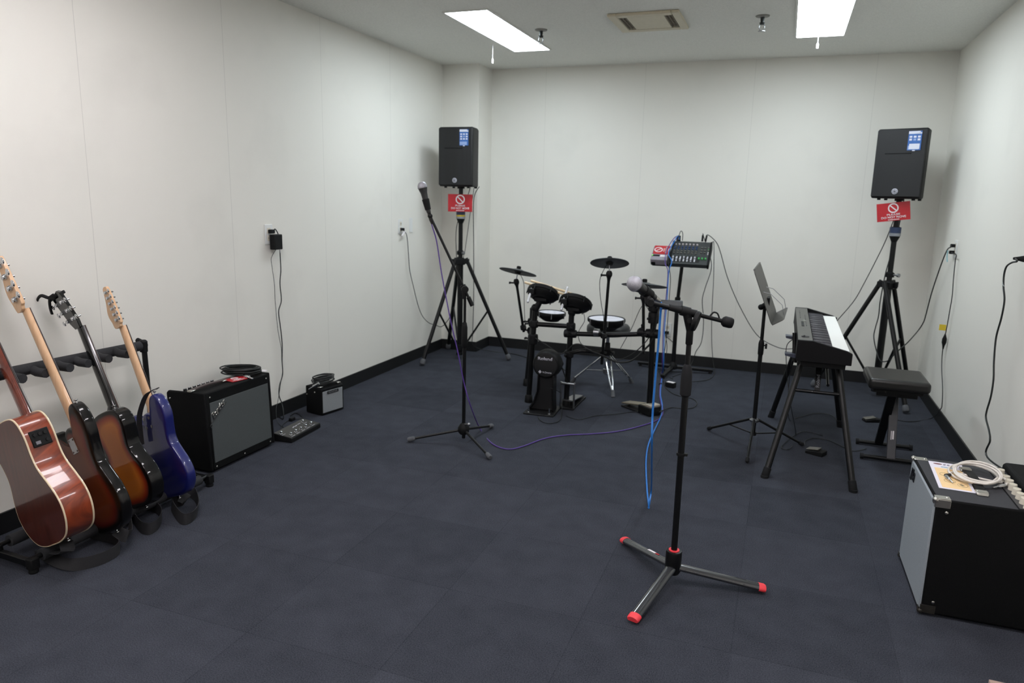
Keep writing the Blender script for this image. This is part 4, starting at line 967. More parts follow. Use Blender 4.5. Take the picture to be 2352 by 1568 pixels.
t = thing('keyboard_stand', (3.18, -1.93, 0), 'black four legged stand under the digital piano', 'keyboard stand')
zt = 0.580
tops = [Vector((3.093, -2.22, zt)), Vector((3.275, -2.22, zt)), Vector((3.093, -1.50, zt)), Vector((3.275, -1.50, zt))]
feet = [Vector((2.960, -2.508, 0)), Vector((3.386, -2.528, 0)), Vector((2.968, -1.340, 0)), Vector((3.396, -1.378, 0))]
for a, f in zip(tops, feet):
    u = (f-a).normalized()
    lg = MB().cyl(a, f-u*0.03, 0.0165, n=16).obj('leg', M_BLACK, t)
    MB().lathe(f-u*0.055, u, [(0.0168, 0), (0.0195, 0.002), (0.0205, 0.05), (0.016, 0.056)], 14).lathe(f, (0, 0, 1), [(0, 0), (0.021, 0), (0.020, 0.014), (0, 0.016)], 14).obj('rubber_foot', M_DRUB, lg)
for (i, j) in ((0, 1), (2, 3)):
    k = 0.245; a = tops[i].lerp(feet[i], k); b_ = tops[j].lerp(feet[j], k)
    MB().cyl(a, b_, 0.0095).obj('cross_bar', M_BLACK, t)
    MB().lohi((3.07, tops[i].y-0.02, zt-0.02), (3.31, tops[i].y+0.02, zt+0.004)).obj('top_rail', M_BLACK, t, bevel=0.003)
MB().lohi((3.16, -2.22, zt-0.024), (3.20, -1.50, zt)).obj('long_rail', M_BLACK, t, bevel=0.003)
a = tops[0].lerp(feet[0], 0.245).lerp(tops[1].lerp(feet[1], 0.245), 0.5)
pl = MB().hexa([a+Vector((-0.014, -0.004, 0)), a+Vector((0.014, -0.004, 0)), a+Vector((0.014, 0.004, 0)), a+Vector((-0.014, 0.004, 0))],
          [Vector((3.168, -2.19, zt-0.01)), Vector((3.198, -2.19, zt-0.01)), Vector((3.198, -2.182, zt-0.01)), Vector((3.168, -2.182, zt-0.01))]).obj('centre_strut', M_BLACK, t)
q1 = Vector((3.183, -2.186, zt-0.01)); uu = (q1-a).normalized()
lettering('Roland', frame(a.lerp(q1, 0.40)+Vector((0, -0.006, 0)), uu, (-1, 0, 0), uu.cross(Vector((-1, 0, 0))).normalized()), 0.075, 0.017, mat('grey_print', (120, 122, 126), 0.5), pl)
b = MB()
for k in (-1, 1): b.sphere(a+Vector((0.024*k, -0.004, 0.002)), 0.005, 8)
b.obj('bolt', M_CHROME, t)
MB().tube([tops[3]+Vector((0.0, 0.02, 0)), Vector((3.24, -1.85, 0.52)), tops[0].lerp(feet[0], 0.2)+Vector((0.17, 0.06, 0))], 0.008, 8, smooth=False).obj('brace', M_BLACK, t)
for z_, y_ in ((0.693, -2.06), (0.630, -2.12)):
    p = Yp(1812 if z_ > 0.65 else 1810, 772 if z_ > 0.65 else 812, y_)
    MB().hexa([p+Vector(v) for v in ((-0.015, -0.03, -0.006), (0.05, -0.02, -0.02), (0.05, 0.02, -0.02), (-0.015, 0.03, -0.006))], [p+Vector(v) for v in ((-0.018, -0.03, 0.006), (0.05, -0.02, 0.004), (0.05, 0.02, 0.004), (-0.018, 0.03, 0.006))]).obj('side_bracket', mat('slate_bracket', (70, 74, 88), 0.4), t)
p = Yp(1819, 800, -2.08)
MB().cyl(Vector((3.045, -2.09, 0.715)), tops[0]+Vector((-0.035, 0.10, -0.02)), 0.011).cyl(tops[0]+Vector((-0.035, 0.10, -0.02)), tops[0]+Vector((0, 0.10, -0.02)), 0.009).obj('side_arm', M_BLACK, t)

bx0, bx1, by0, by1, bz = 3.448, 3.752, -2.085, -1.750, 0.497
t = thing('piano_bench', (3.6, -1.85, 0), 'black padded piano bench with crossed legs by the right wall', 'bench')
b = MB().lohi((bx0, by0, bz-0.062), (bx1, by1, bz)); b.obj('seat', mat('black_leatherette', (30, 30, 29), 0.38, var=0.12, scale=20, bump=0.2, bscale=300), t, bevel=0.020, seg=4)
MB().lohi((bx0+0.03, by0+0.03, bz-0.08), (bx1-0.03, by1-0.03, bz-0.06)).obj('seat_base', M_BLACKM, t)
MB().lohi((bx0+0.05, by0+0.05, bz-0.105), (bx1-0.05, by0+0.085, bz-0.078)).lohi((bx0+0.05, by1-0.085, bz-0.105), (bx1-0.05, by1-0.05, bz-0.078)).obj('seat_rail', M_BLACK, t, bevel=0.003)
for (x, ya, yb, tint) in ((3.585, -1.705, -1.99, 0), (3.618, -1.976, -1.80, 1)):
    b = MB().hexa([Vector((x-0.023, ya-0.012, 0.02)), Vector((x+0.023, ya-0.012, 0.02)), Vector((x+0.023, ya+0.012, 0.02)), Vector((x-0.023, ya+0.012, 0.02))],
                  [Vector((x-0.023, yb-0.012, bz-0.085)), Vector((x+0.023, yb-0.012, bz-0.085)), Vector((x+0.023, yb+0.012, bz-0.085)), Vector((x-0.023, yb+0.012, bz-0.085))])
    lg = b.obj('leg', M_BLACK if not tint else mat('graphite_paint', (52, 53, 58), 0.35), t, bevel=0.003)
    if tint:
        a0, a1 = Vector((x, ya-0.0125, 0.02)), Vector((x, yb-0.0125, bz-0.085)); uu = (a1-a0).normalized(); nn = Vector((1, 0, 0)).cross(uu); Fq = frame(a0.lerp(a1, 0.32)+nn*0.0008, (1, 0, 0), uu, nn)
        b = MB(Fq); b.box((-0.006, 0, 0.0004), (0.004, 0.05, 0.0008)).box((0.004, 0.002, 0.0004), (0.008, 0.048, 0.0008)); b.obj('white_label', M_PRINT, lg)
for y in (-1.700, -1.976):
    MB().cyl((3.470, y, 0.018), (3.758, y, 0.018), 0.0125).obj('foot_bar', M_BLACK, t)
    for x in (3.466, 3.755): MB().cyl((x-0.004, y, 0.0185), (x+0.012, y, 0.0185), 0.0165, n=14).obj('end_cap', M_DRUB, t)

def slab_pedal(F, L, W_, h, label, name, parts):
    t = thing(name, F @ Vector((0, 0, 0)), label, 'pedal')
    MB(F).prism([(-L/2, 0), (L/2, 0), (L/2, h*0.75), (L*0.1, h*0.8), (-L/2, h*0.45)], -W_/2, W_/2, frame((0, 0, 0), (1, 0, 0), (0, 0, 1), (0, -1, 0))).obj('base', M_BLACKM, t, bevel=0.003)
    MB(F).hexa([Vector(v) for v in ((-L*0.5, -W_*0.38, h*0.62), (L*0.20, -W_*0.38, h*0.95), (L*0.20, W_*0.38, h*0.95), (-L*0.5, W_*0.38, h*0.62))], [Vector(v) for v in ((-L*0.5, -W_*0.38, h*0.75), (L*0.20, -W_*0.38, h*1.12), (L*0.20, W_*0.38, h*1.12), (-L*0.5, W_*0.38, h*0.75))]).obj(parts, mat('worn_metal_tread', (110, 108, 102), 0.4, 0.6, var=0.15), t, bevel=0.002)
slab_pedal(T(3.228, -2.00, 0) @ RZ(R(-25)), 0.10, 0.07, 0.034, 'small black sustain pedal on the carpet under the digital piano', 'sustain_pedal', 'tread')
slab_pedal(T(3.600, -1.155, 0) @ RZ(R(20)), 0.10, 0.06, 0.030, 'small black switch box on the carpet left of the crossed bench legs', 'foot_switch', 'tread')
p = Zp(1540, 889, 0)
t = thing('power_adapter', p, 'little black block with a white top on the carpet behind the blue cables', 'power adapter')
F = T(p) @ RZ(R(-20))
MB(F).box((0, 0, 0.02), (0.075, 0.05, 0.04)).obj('block', M_BLACKM, t, bevel=0.006)
MB(F).box((0, 0, 0.0405), (0.06, 0.036, 0.002)).obj('white_label', M_PRINT, t)
# ---------------------------------------------------------------- guitar rack
M_FOAM = mat('grey_black_foam', (40, 41, 44), 0.9, var=0.12, scale=120, bump=0.4, bscale=260)
t = thing('guitar_rack', (0.27, -4.2, 0), 'black padded guitar rack standing along the left wall', 'guitar rack')
RB = 0.13
MB().tube([(RB, -4.80, 0.706), (RB, -3.835, 0.692)], 0.0235, 12, smooth=False).obj('top_bar', M_FOAM, t)
MB().cyl((RB, -3.85, 0.692), (RB, -3.795, 0.691), 0.0115).lathe((RB, -3.812, 0.660), (0, 0, 1), [(0, 0), (0.018, 0), (0.019, 0.05), (0.012, 0.058), (0, 0.058)], 12).cyl((RB-0.02, -3.805, 0.705), (RB-0.045, -3.805, 0.712), 0.012).obj('corner_joint', M_BLACKM, t, bevel=0.002)
for k, (px, py) in enumerate(((52, 863), (105, 846), (161, 838), (203, 826), (250, 815), (293, 804))):
    p = Xp(px, py, 0.222)
    p = Vector((0.222, p.y, 0.690))
    MB().tube([(RB, p.y+0.004, 0.698), (0.17, p.y, 0.690), p], 0.0185, 12, smooth=False).obj('neck_pad', M_FOAM, t)
for k, y in enumerate((-4.93, -5.10)): MB().tube([(RB, y+0.15, 0.700), (0.17, y+0.15, 0.692), (0.222, y+0.15, 0.690)], 0.0185, 12, smooth=False).obj('neck_pad', M_FOAM, t)
for y in (-3.81, -4.78):
    MB().cyl((RB+0.012, y, 0.05), (RB, y, 0.68), 0.0125).obj('end_post', M_BLACK, t)
for y0, y1 in ((-3.755, -4.64),):
    MB().cyl((0.405, y1-0.01, 0.052), (0.405, y0, 0.052), 0.0095).obj('base_tube', M_BLACK, t)
    MB().cyl((0.235, y1-0.01, 0.075), (0.235, y0, 0.075), 0.0095).obj('base_tube', M_BLACK, t)
    MB().cyl((0.405, y1+0.035, 0.052), (0.405, y0-0.045, 0.052), 0.023, n=16).obj('base_pad', M_FOAM, t)
    MB().cyl((0.235, y1+0.035, 0.075), (0.235, y0-0.045, 0.075), 0.023, n=16).obj('base_pad', M_FOAM, t)
for y in (-3.745, -4.645):
    b = MB().hexa([Vector(v) for v in ((0.09, y-0.011, 0.035), (0.415, y-0.011, 0.022), (0.415, y+0.011, 0.022), (0.09, y+0.011, 0.035))], [Vector(v) for v in ((0.09, y-0.011, 0.062), (0.415, y-0.011, 0.050), (0.415, y+0.011, 0.050), (0.09, y+0.011, 0.062))])
    b.cyl((0.235, y, 0.05), (0.235, y, 0.078), 0.013)
    b.obj('end_bar', M_BLACK, t, bevel=0.003)
    MB().box((0.412, y, 0.038), (0.034, 0.034, 0.044)).cyl((0.412, y, 0.0), (0.412, y, 0.022), 0.018, 0.016).obj('end_foot', M_BLACKM, t, bevel=0.004)
    MB().cyl((0.10, y, 0.0), (0.10, y, 0.036), 0.018, 0.015).obj('end_foot', M_BLACKM, t)

# ---------------------------------------------------------------- guitars
def gframe(B, th, psi):
    v0 = Vector((math.cos(th), 0, math.sin(th))); n0 = Vector((0, 1, 0)); u0 = Vector((-math.sin(th), 0, math.cos(th)))
    v = v0*math.cos(psi)+n0*math.sin(psi); n = -v0*math.sin(psi)+n0*math.cos(psi)
    return frame(B, v, n, u0)
def from_nut(px, py, y, th, length):
    n = Yp(px, py, y); u0 = Vector((-math.sin(th), 0, math.cos(th)))
    return n-u0*length-(gframe((0, 0, 0), th, PSI).to_3x3() @ Vector((0, 1, 0)))*0.037
def closed_outline(pts, sub=5):
    return [(p.x, p.y) for p in spline([(a, b, 0) for a, b in pts], sub, closed=True)]
def guitar_body(M, outl, th, rd, spine, m, parent, name='body'):
    """solid body: outline in (v,u), thickness along n, edges rounded by rd; 'burst' runs rim -> middle"""
    bm = bmesh.new(); lay = bm.verts.layers.float.new('burst')
    S = [Vector((spine[2], min(max(b, spine[0]), spine[1]))) for a, b in outl]
    P = [Vector(p) for p in outl]; n = len(P)
    rings = []
    ins = (1.0, 0.75, 0.55, 0.40, 0.27, 0.16)
    for f in ins: rings.append(('t', f, 0.0, f))
    arc = (0.0, 30.0, 60.0, 90.0)
    for g in arc: rings.append(('d', rd*(1-math.sin(R(g))), rd*(1-math.cos(R(g))), 0.0))
    for g in reversed(arc): rings.append(('d', rd*(1-math.sin(R(g))), th-rd*(1-math.cos(R(g))), 0.0))
    for f in reversed(ins): rings.append(('t', f, th, f))
    R_ = []
    for kind, a, y, bv in rings:
        row = []
        for p, s in zip(P, S):
            w_ = s-p; L = w_.length
            q = p+w_*(a if kind == 't' else min(1, a/max(L, 1e-6)))
            v = bm.verts.new(M @ Vector((q.x, y, q.y))); v[lay] = bv if kind == 't' else 0.0; row.append(v)
        R_.append(row)
    for r0, r1 in zip(R_, R_[1:]):
        for i in range(n):
            j = (i+1) % n
            bm.faces.new((r0[i], r0[j], r1[j], r1[i]))
    bmesh.ops.remove_doubles(bm, verts=bm.verts, dist=1e-5)
    bmesh.ops.recalc_face_normals(bm, faces=bm.faces)
    for f in bm.faces: f.smooth = True
    for e in bm.edges:
        if len(e.link_faces) == 2 and e.calc_face_angle(0) > R(50): e.smooth = False
    me = bpy.data.meshes.new(name); bm.to_mesh(me); bm.free(); me.materials.append(m)
    o = bpy.data.objects.new(name, me); COL.objects.link(o); adopt(o, parent); return o
def neck(M, u0, u1, w0, w1, yf, dep, m, parent, heel=0.0):
    """u0 body end, u1 nut; yf = plane of the fretboard; rounded back"""
    b = MB(M); V = []; k = 14; rows = 9
    for r_ in range(rows):
        f = r_/(rows-1); u = u0+(u1-u0)*f; w_ = (w0+(w1-w0)*f)/2; d = dep*(1-0.1*f)+heel*max(0, 1-f*7)**2
        for i in range(k):
            a = PI*i/(k-1); V.append((w_*math.cos(a), yf-d*abs(math.sin(a))**0.8, u))
    fs = [(r_*k+i, r_*k+(i+1) % k, (r_+1)*k+(i+1) % k, (r_+1)*k+i) for r_ in range(rows-1) for i in range(k)]
    fs += [tuple(range(k)), tuple(range((rows-1)*k, rows*k))]
    b.add(V, fs); return b.obj('neck', m, parent)
def fretboard(M, u0, u1, w0, w1, yf, m, parent, th=0.005):
    V = lambda u, w_, y: Vector((w_/2, y, u))
    b = MB(M); b.hexa([V(u0, -w0, yf), V(u0, w0, yf), V(u0, w0, yf+th), V(u0, -w0, yf+th)], [V(u1, -w1, yf), V(u1, w1, yf), V(u1, w1, yf+th), V(u1, -w1, yf+th)])
    return b.obj('fretboard', m, parent, bevel=0.001)
def tuner(M, v, u, y, side, ang, parent, big=1.0):
    """machine head on the back (low y) of the headstock with its key pointing out over the edge"""
    d = Vector((side*math.cos(ang), 0, math.sin(ang)))
    c = Vector((v, y, u)); b = MB(M)
    b.cyl(c+Vector((0, 0.001, 0)), c+Vector((0, -0.010*big, 0)), 0.0075*big, 0.0065*big, 14)
    b.box(c+Vector((0, -0.004*big, 0)), (0.016*big, 0.008*big, 0.013*big))
    k = c+d*0.030*big+Vector((0, -0.005*big, 0))
    b.cyl(c+Vector((0, -0.005*big, 0)), k, 0.0025*big, n=8)
    b.sphere(k, 0.0085*big, 12, (0.9, 0.42, 1.15))
    b.cyl(c, c+Vector((0, 0.030, 0)), 0.0035*big, n=10)
    return b.obj('tuner', M_CHROME, parent)
def button(M, p, d, parent):
    MB(M).lathe(p, d, [(0.003, -0.002), (0.003, 0.006), (0.0075, 0.010), (0.0075, 0.013), (0, 0.0145)], 14).obj('strap_button', M_CHROME, parent)
def pickups(M, yt, us, wd, parent, m=None):
    for u in us: MB(M).box((0, yt+0.003, u), (wd, 0.010, 0.022)).obj('pickup', m or M_BLACKM, parent, bevel=0.003)
def strings(M, n, v0, v1, u0, u1, y, parent):
    b = MB(M)
    for k in range(n):
        f = (k/(n-1)-0.5)*2; b.cyl((f*v0, y+0.010, u0), (f*v1, y, u1), 0.0006, n=5)
    b.obj('strings', M_STEEL, parent)
def bridge(M, yt, u, wd, parent): MB(M).box((0, yt+0.005, u), (wd, 0.012, 0.035)).obj('bridge', M_CHROME, parent, bevel=0.002)
STRAT = [(0, 0), (0.06, 0.003), (0.11, 0.018), (0.148, 0.055), (0.163, 0.10), (0.156, 0.15), (0.136, 0.195), (0.119, 0.235), (0.118, 0.27), (0.130, 0.31), (0.147, 0.355), (0.152, 0.395), (0.141, 0.437), (0.116, 0.464), (0.088, 0.463), (0.068, 0.438), (0.053, 0.405), (0.038, 0.390),
         (0.0, 0.398), (-0.034, 0.386), (-0.044, 0.362), (-0.060, 0.348), (-0.082, 0.357), (-0.102, 0.386), (-0.126, 0.404), (-0.148, 0.394), (-0.155, 0.36), (-0.146, 0.315), (-0.128, 0.275), (-0.118, 0.235), (-0.125, 0.19), (-0.150, 0.14), (-0.165, 0.095), (-0.160, 0.05), (-0.125, 0.015), (-0.07, 0.001)]
LESP = [(0, 0), (0.07, 0.003), (0.125, 0.025), (0.160, 0.07), (0.168, 0.115), (0.155, 0.165), (0.125, 0.21), (0.108, 0.25), (0.108, 0.28), (0.122, 0.325), (0.132, 0.36), (0.125, 0.395), (0.10, 0.42), (0.06, 0.432), (0.0, 0.434),
        (-0.055, 0.430), (-0.095, 0.418), (-0.122, 0.392), (-0.130, 0.355), (-0.121, 0.31), (-0.108, 0.265), (-0.115, 0.225), (-0.145, 0.18), (-0.165, 0.13), (-0.165, 0.08), (-0.14, 0.035), (-0.08, 0.004)]
DREAD = [(0, 0), (0.07, 0.002), (0.135, 0.020), (0.178, 0.062), (0.198, 0.115), (0.195, 0.165), (0.172, 0.220), (0.147, 0.270), (0.138, 0.305), (0.139, 0.345), (0.146, 0.385), (0.148, 0.425), (0.138, 0.465), (0.110, 0.493), (0.06, 0.504)]
DREAD = [(a*0.97, b*0.97) for a, b in DREAD]
DREAD = DREAD+[(0, 0.491)]+[(-a, b) for a, b in reversed(DREAD[1:])]
M_MAPLE = wood_mat('satin_maple', (214, 172, 132), (226, 188, 150), 0.4, 0.3, (9, 9, 1))
M_ROSE = wood_mat('rosewood', (40, 24, 18), (66, 42, 32), 0.5, 0.0, (9, 9, 1))
M_STRAP = mat('black_strap_webbing', (33, 33, 36), 0.8, var=0.12, scale=200, bump=0.4, bscale=500)
PSI = R(-12)
UPV = Vector((0, 0, 1))

# 1. acoustic guitar
TH = R(26.5)
B_ = Yp(85, 1245, -4.61)
v0 = Vector((math.cos(TH), 0, math.sin(TH))); u0 = Vector((-math.sin(TH), 0, math.cos(TH)))
B_ = B_+v0*0.082-u0*0.031
M = gframe(B_, TH, PSI)
t = thing('acoustic_guitar', (B_.x, B_.y, 0.06), 'brown acoustic guitar with cream binding leaning in the rack nearest the camera', 'acoustic guitar')
M_MAHO = wood_mat('red_mahogany_sides', (92, 34, 18), (150, 64, 30), 0.3, 0.55, (12, 1, 1), 9, TH)
M_MAHB = wood_mat('dark_mahogany_back', (64, 26, 18), (92, 40, 28), 0.35, 0.65, (14, 1, 1), 8, TH)
M_BIND = mat('cream_binding', (226, 208, 176), 0.35, var=0.03, coat=0.5)
D = 0.105; out = closed_outline(DREAD)
bd = guitar_body(M, out, D, 0.0015, (0.12, 0.36, 0.0), M_MAHO, t)
def plate(out, y0, y1, sc, nm, m):
    P = [Vector((a, b)) for a, b in out]; c = Vector((0, 0.25))
    q = [p+(Vector((0, min(max(p.y, 0.12), 0.36)))-p).normalized()*sc for p in P]
    MB(M).prism([(p.x, p.y) for p in q], y0, y1, frame((0, 0, 0), (1, 0, 0), (0, 0, 1), (0, 1, 0))).obj(nm, m, t)
plate(out, -0.0006, 0.0004, 0.003, 'back_plate', M_MAHB); plate(out, D-0.0004, D+0.0006, 0.003, 'top_plate', wood_mat('spruce_top', (190, 120, 70), (206, 140, 88), 0.25, 1.0, (14, 1, 1), 8))
for y in (0.003, D-0.003):
    MB(M).tube([(a*1.0, y, b) for a, b in out], 0.0034, 8, smooth=False, closed=True).obj('binding', M_BIND, t)
neck(M, 0.43, 0.815, 0.062, 0.046, D-0.002, 0.021, wood_mat('mahogany_neck', (88, 34, 22), (118, 52, 34), 0.2, 1.0, (10, 10, 1), 8), t, heel=0.07)
fretboard(M, 0.35, 0.815, 0.056, 0.044, D, M_ROSE, t)
hs = [(-0.022, 0), (0.022, 0), (0.034, 0.03), (0.037, 0.10), (0.034, 0.150), (0.0, 0.144), (-0.034, 0.150), (-0.037, 0.10), (-0.034, 0.03)]
MB(M).prism([(a, b+0.815) for a, b in hs], D-0.020, D-0.006, frame((0, 0, 0), (1, 0, 0), (0, 0, 1), (0, 1, 0))).obj('headstock', M_ROSE, t, bevel=0.002)
for s in (-1, 1):
    for k in range(3): tuner(M, s*0.022, 0.850+k*0.040, D-0.020, s, 0, t)
strings(M, 6, 0.026, 0.018, 0.16, 0.815, D+0.006, t); MB(M).box((0, D+0.005, 0.155), (0.15, 0.009, 0.03)).obj('bridge', M_ROSE, t, bevel=0.003)
# preamp let into the bass side
i = min(range(len(out)), key=lambda k: (out[k][0] < 0)*9+abs(out[k][1]-0.378))
pv_ = Vector((out[i][0], 0, out[i][1])); pn = Vector((out[i+1][0], 0, out[i+1][1])); pm = Vector((out[i-1][0], 0, out[i-1][1]))
tg = (pn-pm).normalized(); nn = Vector((tg.z, 0, -tg.x))
if nn.x < 0: nn = -nn
Fp = M @ frame(pv_+Vector((0, D*0.50, 0)), tg, (0, 1, 0), tg.cross(Vector((0, 1, 0))))
if (Fp.to_3x3() @ Vector((0, 0, 1))).dot(M.to_3x3() @ nn) < 0: Fp = M @ frame(pv_+Vector((0, D*0.50, 0)), -tg, (0, 1, 0), (-tg).cross(Vector((0, 1, 0))))
pa = MB(Fp).box((0, 0, 0.0), (0.062, 0.066, 0.008)).obj('preamp', M_BLACKM, t, bevel=0.003)
for x, y in ((-0.014, -0.018), (-0.014, 0.0), (-0.014, 0.018), (0.014, 0.018)):
    MB(Fp).cyl((x, y, 0.003), (x, y, 0.009), 0.0068, 0.006, 14).obj('preamp_knob', M_BLACK, pa)
MB(Fp).box((0.016, -0.014, 0.0045), (0.012, 0.016, 0.002)).obj('battery_lamp', mat('grey_led', (120, 120, 126), 0.3), pa)
button(M, (0, D/2, 0.001), (0, 0, -1), t)
tp = M @ Vector((0.0, D*0.4, -0.010))
pts = [tp, tp+Vector((0.02, -0.02, -0.03)), Zp(95, 1262, 0.02), Zp(128, 1287, 0.016), Zp(165, 1296, 0.022), Zp(205, 1291, 0.024), Zp(248, 1276, 0.026), Zp(274, 1256, 0.026), Zp(262, 1238, 0.026), Zp(232, 1230, 0.026), Zp(205, 1222, 0.026), Zp(192, 1205, 0.032)]
wv = [Vector((0.3, 1, 0)), Vector((0.6, 1, 0)), Vector((0.7, 0.6, 0.2)), Vector((0.7, 0.8, 0.3)), Vector((0.3, 0.6, 0.6)), Vector((0, 0.1, 1))]+[Vector((0, 0, 1))]*6
MB().ribbon(pts, wv, 0.048, 0.0025).obj('strap', M_STRAP, t)

# 2. sunburst bass
TH = R(25.5); LEN = 0.955
B_ = from_nut(57, 711, -4.36, TH, LEN)
M = gframe(B_, TH, PSI)
t = thing('bass_guitar', (B_.x, B_.y, 0.06), 'sunburst bass guitar with long pale maple neck, second from the camera in the rack', 'bass guitar')
out = closed_outline([(a*1.03, b*1.13) for a, b in STRAT])
guitar_body(M, out, 0.044, 0.010, (0.12, 0.36, 0.0), burst_mat('dark_sunburst', (8, 7, 7), (104, 30, 14), (122, 60, 26), 0.17, 0.34, 0.6), t)
neck(M, 0.40, LEN, 0.064, 0.042, 0.046, 0.021, M_MAPLE, t, heel=0.012)
fretboard(M, 0.34, LEN, 0.065, 0.041, 0.046, M_ROSE, t)
hs = [(-0.0205, -0.004), (0.0205, -0.004), (0.030, 0.012), (0.043, 0.022), (0.040, 0.08), (0.032, 0.205), (0.018, 0.226), (-0.006, 0.222), (-0.014, 0.195), (-0.022, 0.150), (-0.040, 0.105), (-0.043, 0.07), (-0.034, 0.038)]
MB(M).prism(closed_outline([(a, b+LEN) for a, b in hs], 3), 0.016, 0.031, frame((0, 0, 0), (1, 0, 0), (0, 0, 1), (0, 1, 0))).obj('headstock', M_MAPLE, t, bevel=0.002)
for k in range(4): tuner(M, 0.016-0.002*k, LEN+0.042+k*0.049, 0.016, 1, R(8), t, 1.5)
MB(M).box((0, -0.001, 0.375), (0.052, 0.003, 0.064)).obj('neck_plate', M_CHROME, t, bevel=0.004)
b = MB(M)
for v_ in (-0.018, 0.018):
    for w_ in (-0.024, 0.024): b.sphere((v_, -0.0025, 0.375+w_), 0.0045, 8, (1, 0.5, 1))
b.obj('screw', M_STEEL, t)
strings(M, 4, 0.029, 0.016, 0.09, LEN, 0.052, t); bridge(M, 0.044, 0.085, 0.08, t); pickups(M, 0.044, (0.15, 0.24), 0.10, t)
button(M, (0.116*1.03, 0.022, 0.464*1.13), (0.1, 0, 1), t)
button(M, (0, 0.022, 0.001), (0, 0, -1), t)
tp = M @ Vector((0.0, 0.02, -0.006))
pts = [tp, tp+Vector((0.04, 0.02, -0.02)), Zp(300, 1182, 0.026), Zp(322, 1208, 0.026), Zp(343, 1214, 0.026), Zp(362, 1203, 0.026), Zp(371, 1184, 0.026), Zp(362, 1168, 0.026), Zp(340, 1160, 0.030), Zp(318, 1162, 0.05)]
MB().ribbon(pts, [Vector((0.2, 1, 0.2)), Vector((0, 0.6, 0.6))]+[Vector((0, 0.15, 1))]*7+[Vector((0.3, 0.5, 0.6))], 0.050, 0.0025).obj('strap', M_STRAP, t)

# 3. sunburst single-cut guitar with black neck
TH = R(23); LEN = 0.812
B_ = from_nut(176, 752, -4.17, TH, LEN)
M = gframe(B_, TH, PSI)
t = thing('electric_guitar', (B_.x, B_.y, 0.06), 'amber sunburst electric guitar with black neck and a capo on its head', 'electric guitar', 'electric guitars in the rack')
out = closed_outline(LESP)
guitar_body(M, out, 0.058, 0.006, (0.12, 0.32, 0.0), burst_mat('amber_sunburst', (8, 8, 8), (150, 50, 14), (212, 124, 42), 0.12, 0.27, 0.5), t)
neck(M, 0.40, LEN, 0.056, 0.043, 0.060, 0.022, M_GLOSS, t, heel=0.03)
fretboard(M, 0.34, LEN, 0.058, 0.043, 0.060, M_ROSE, t)
hs = [(-0.0215, -0.004), (0.0215, -0.004), (0.034, 0.028), (0.037, 0.08), (0.041, 0.160), (0.022, 0.170), (0.0, 0.162), (-0.022, 0.170), (-0.041, 0.160), (-0.037, 0.08), (-0.034, 0.028)]
Mh = M @ T(0, 0.046, LEN) @ RX(R(13))
MB(Mh).prism(hs, -0.008, 0.007, frame((0, 0, 0), (1, 0, 0), (0, 0, 1), (0, 1, 0))).obj('headstock', M_GLOSS, t, bevel=0.002)
for s in (-1, 1):
    for k in range(3): tuner(Mh, s*0.025, 0.040+k*0.040, -0.008, s, 0, t, 1.15)
strings(M, 6, 0.026, 0.018, 0.13, LEN, 0.067, t); bridge(M, 0.058, 0.13, 0.085, t); pickups(M, 0.058, (0.19, 0.30), 0.085, t)
button(M, (0.06, 0.03, 0.433), (0, 0, 1), t); button(M, (0, 0.03, 0.001), (0, 0, -1), t)
# capo clamped on its headstock
cp = Mh @ Vector((0.0, -0.006, 0.150))
c = thing('capo', cp, 'black spring capo clamped on the head of the amber sunburst guitar', 'capo')
Fc = Mh @ T(0, 0, 0.150)
MB(Fc).box((0, 0.014, 0.004), (0.075, 0.012, 0.014)).obj('pressure_bar', M_BLACKM, c, bevel=0.003)
MB(Fc).tube([(-0.032, 0.016, 0.004), (-0.042, 0.004, 0.008), (-0.040, -0.016, 0.014), (-0.052, -0.030, 0.034), (-0.095, -0.034, 0.026), (-0.135, -0.030, -0.002)], 0.0052, 8, flat=1.4).obj('handle', M_BLACKM, c)
MB(Fc).tube([(0.030, 0.006, 0.004), (0.0, -0.014, 0.006), (-0.035, -0.016, 0.006), (-0.062, -0.022, -0.024), (-0.080, -0.022, -0.050)], 0.0048, 8, flat=1.5).obj('handle', M_BLACKM, c)
MB(Fc).box((-0.02, -0.013, 0.006), (0.05, 0.008, 0.024)).obj('clamp_pad', M_BLACKM, c, bevel=0.003)

# 4. blue double-cut guitar
TH = R(20.5); LEN = 0.80
B_ = from_nut(279, 749, -3.995, TH, LEN)
M = gframe(B_, TH, PSI)
t = thing('electric_guitar', (B_.x, B_.y, 0.05), 'glossy deep blue electric guitar with maple neck at the far end of the rack', 'electric guitar', 'electric guitars in the rack')
out = closed_outline(STRAT)
guitar_body(M, out, 0.044, 0.010, (0.12, 0.32, 0.0), mat('cobalt_lacquer', (13, 22, 94), 0.35, var=0.05, scale=8, coat=1.0), t)
neck(M, 0.37, LEN, 0.056, 0.042, 0.046, 0.020, M_MAPLE, t, heel=0.010)
fretboard(M, 0.33, LEN, 0.057, 0.042, 0.046, M_ROSE, t)
hs = [(-0.0205, -0.004), (0.0205, -0.004), (0.028, 0.010), (0.038, 0.018), (0.035, 0.08), (0.026, 0.168), (0.012, 0.184), (-0.010, 0.178), (-0.016, 0.150), (-0.026, 0.110), (-0.040, 0.075), (-0.040, 0.05), (-0.030, 0.026)]
MB(M).prism(closed_outline([(a, b+LEN) for a, b in hs], 3), 0.018, 0.032, frame((0, 0, 0), (1, 0, 0), (0, 0, 1), (0, 1, 0))).obj('headstock', M_MAPLE, t, bevel=0.002)
for k in range(6): tuner(M, 0.019-0.0016*k, LEN+0.030+k*0.0255, 0.018, 1, R(5), t, 0.95)
b = MB(M)
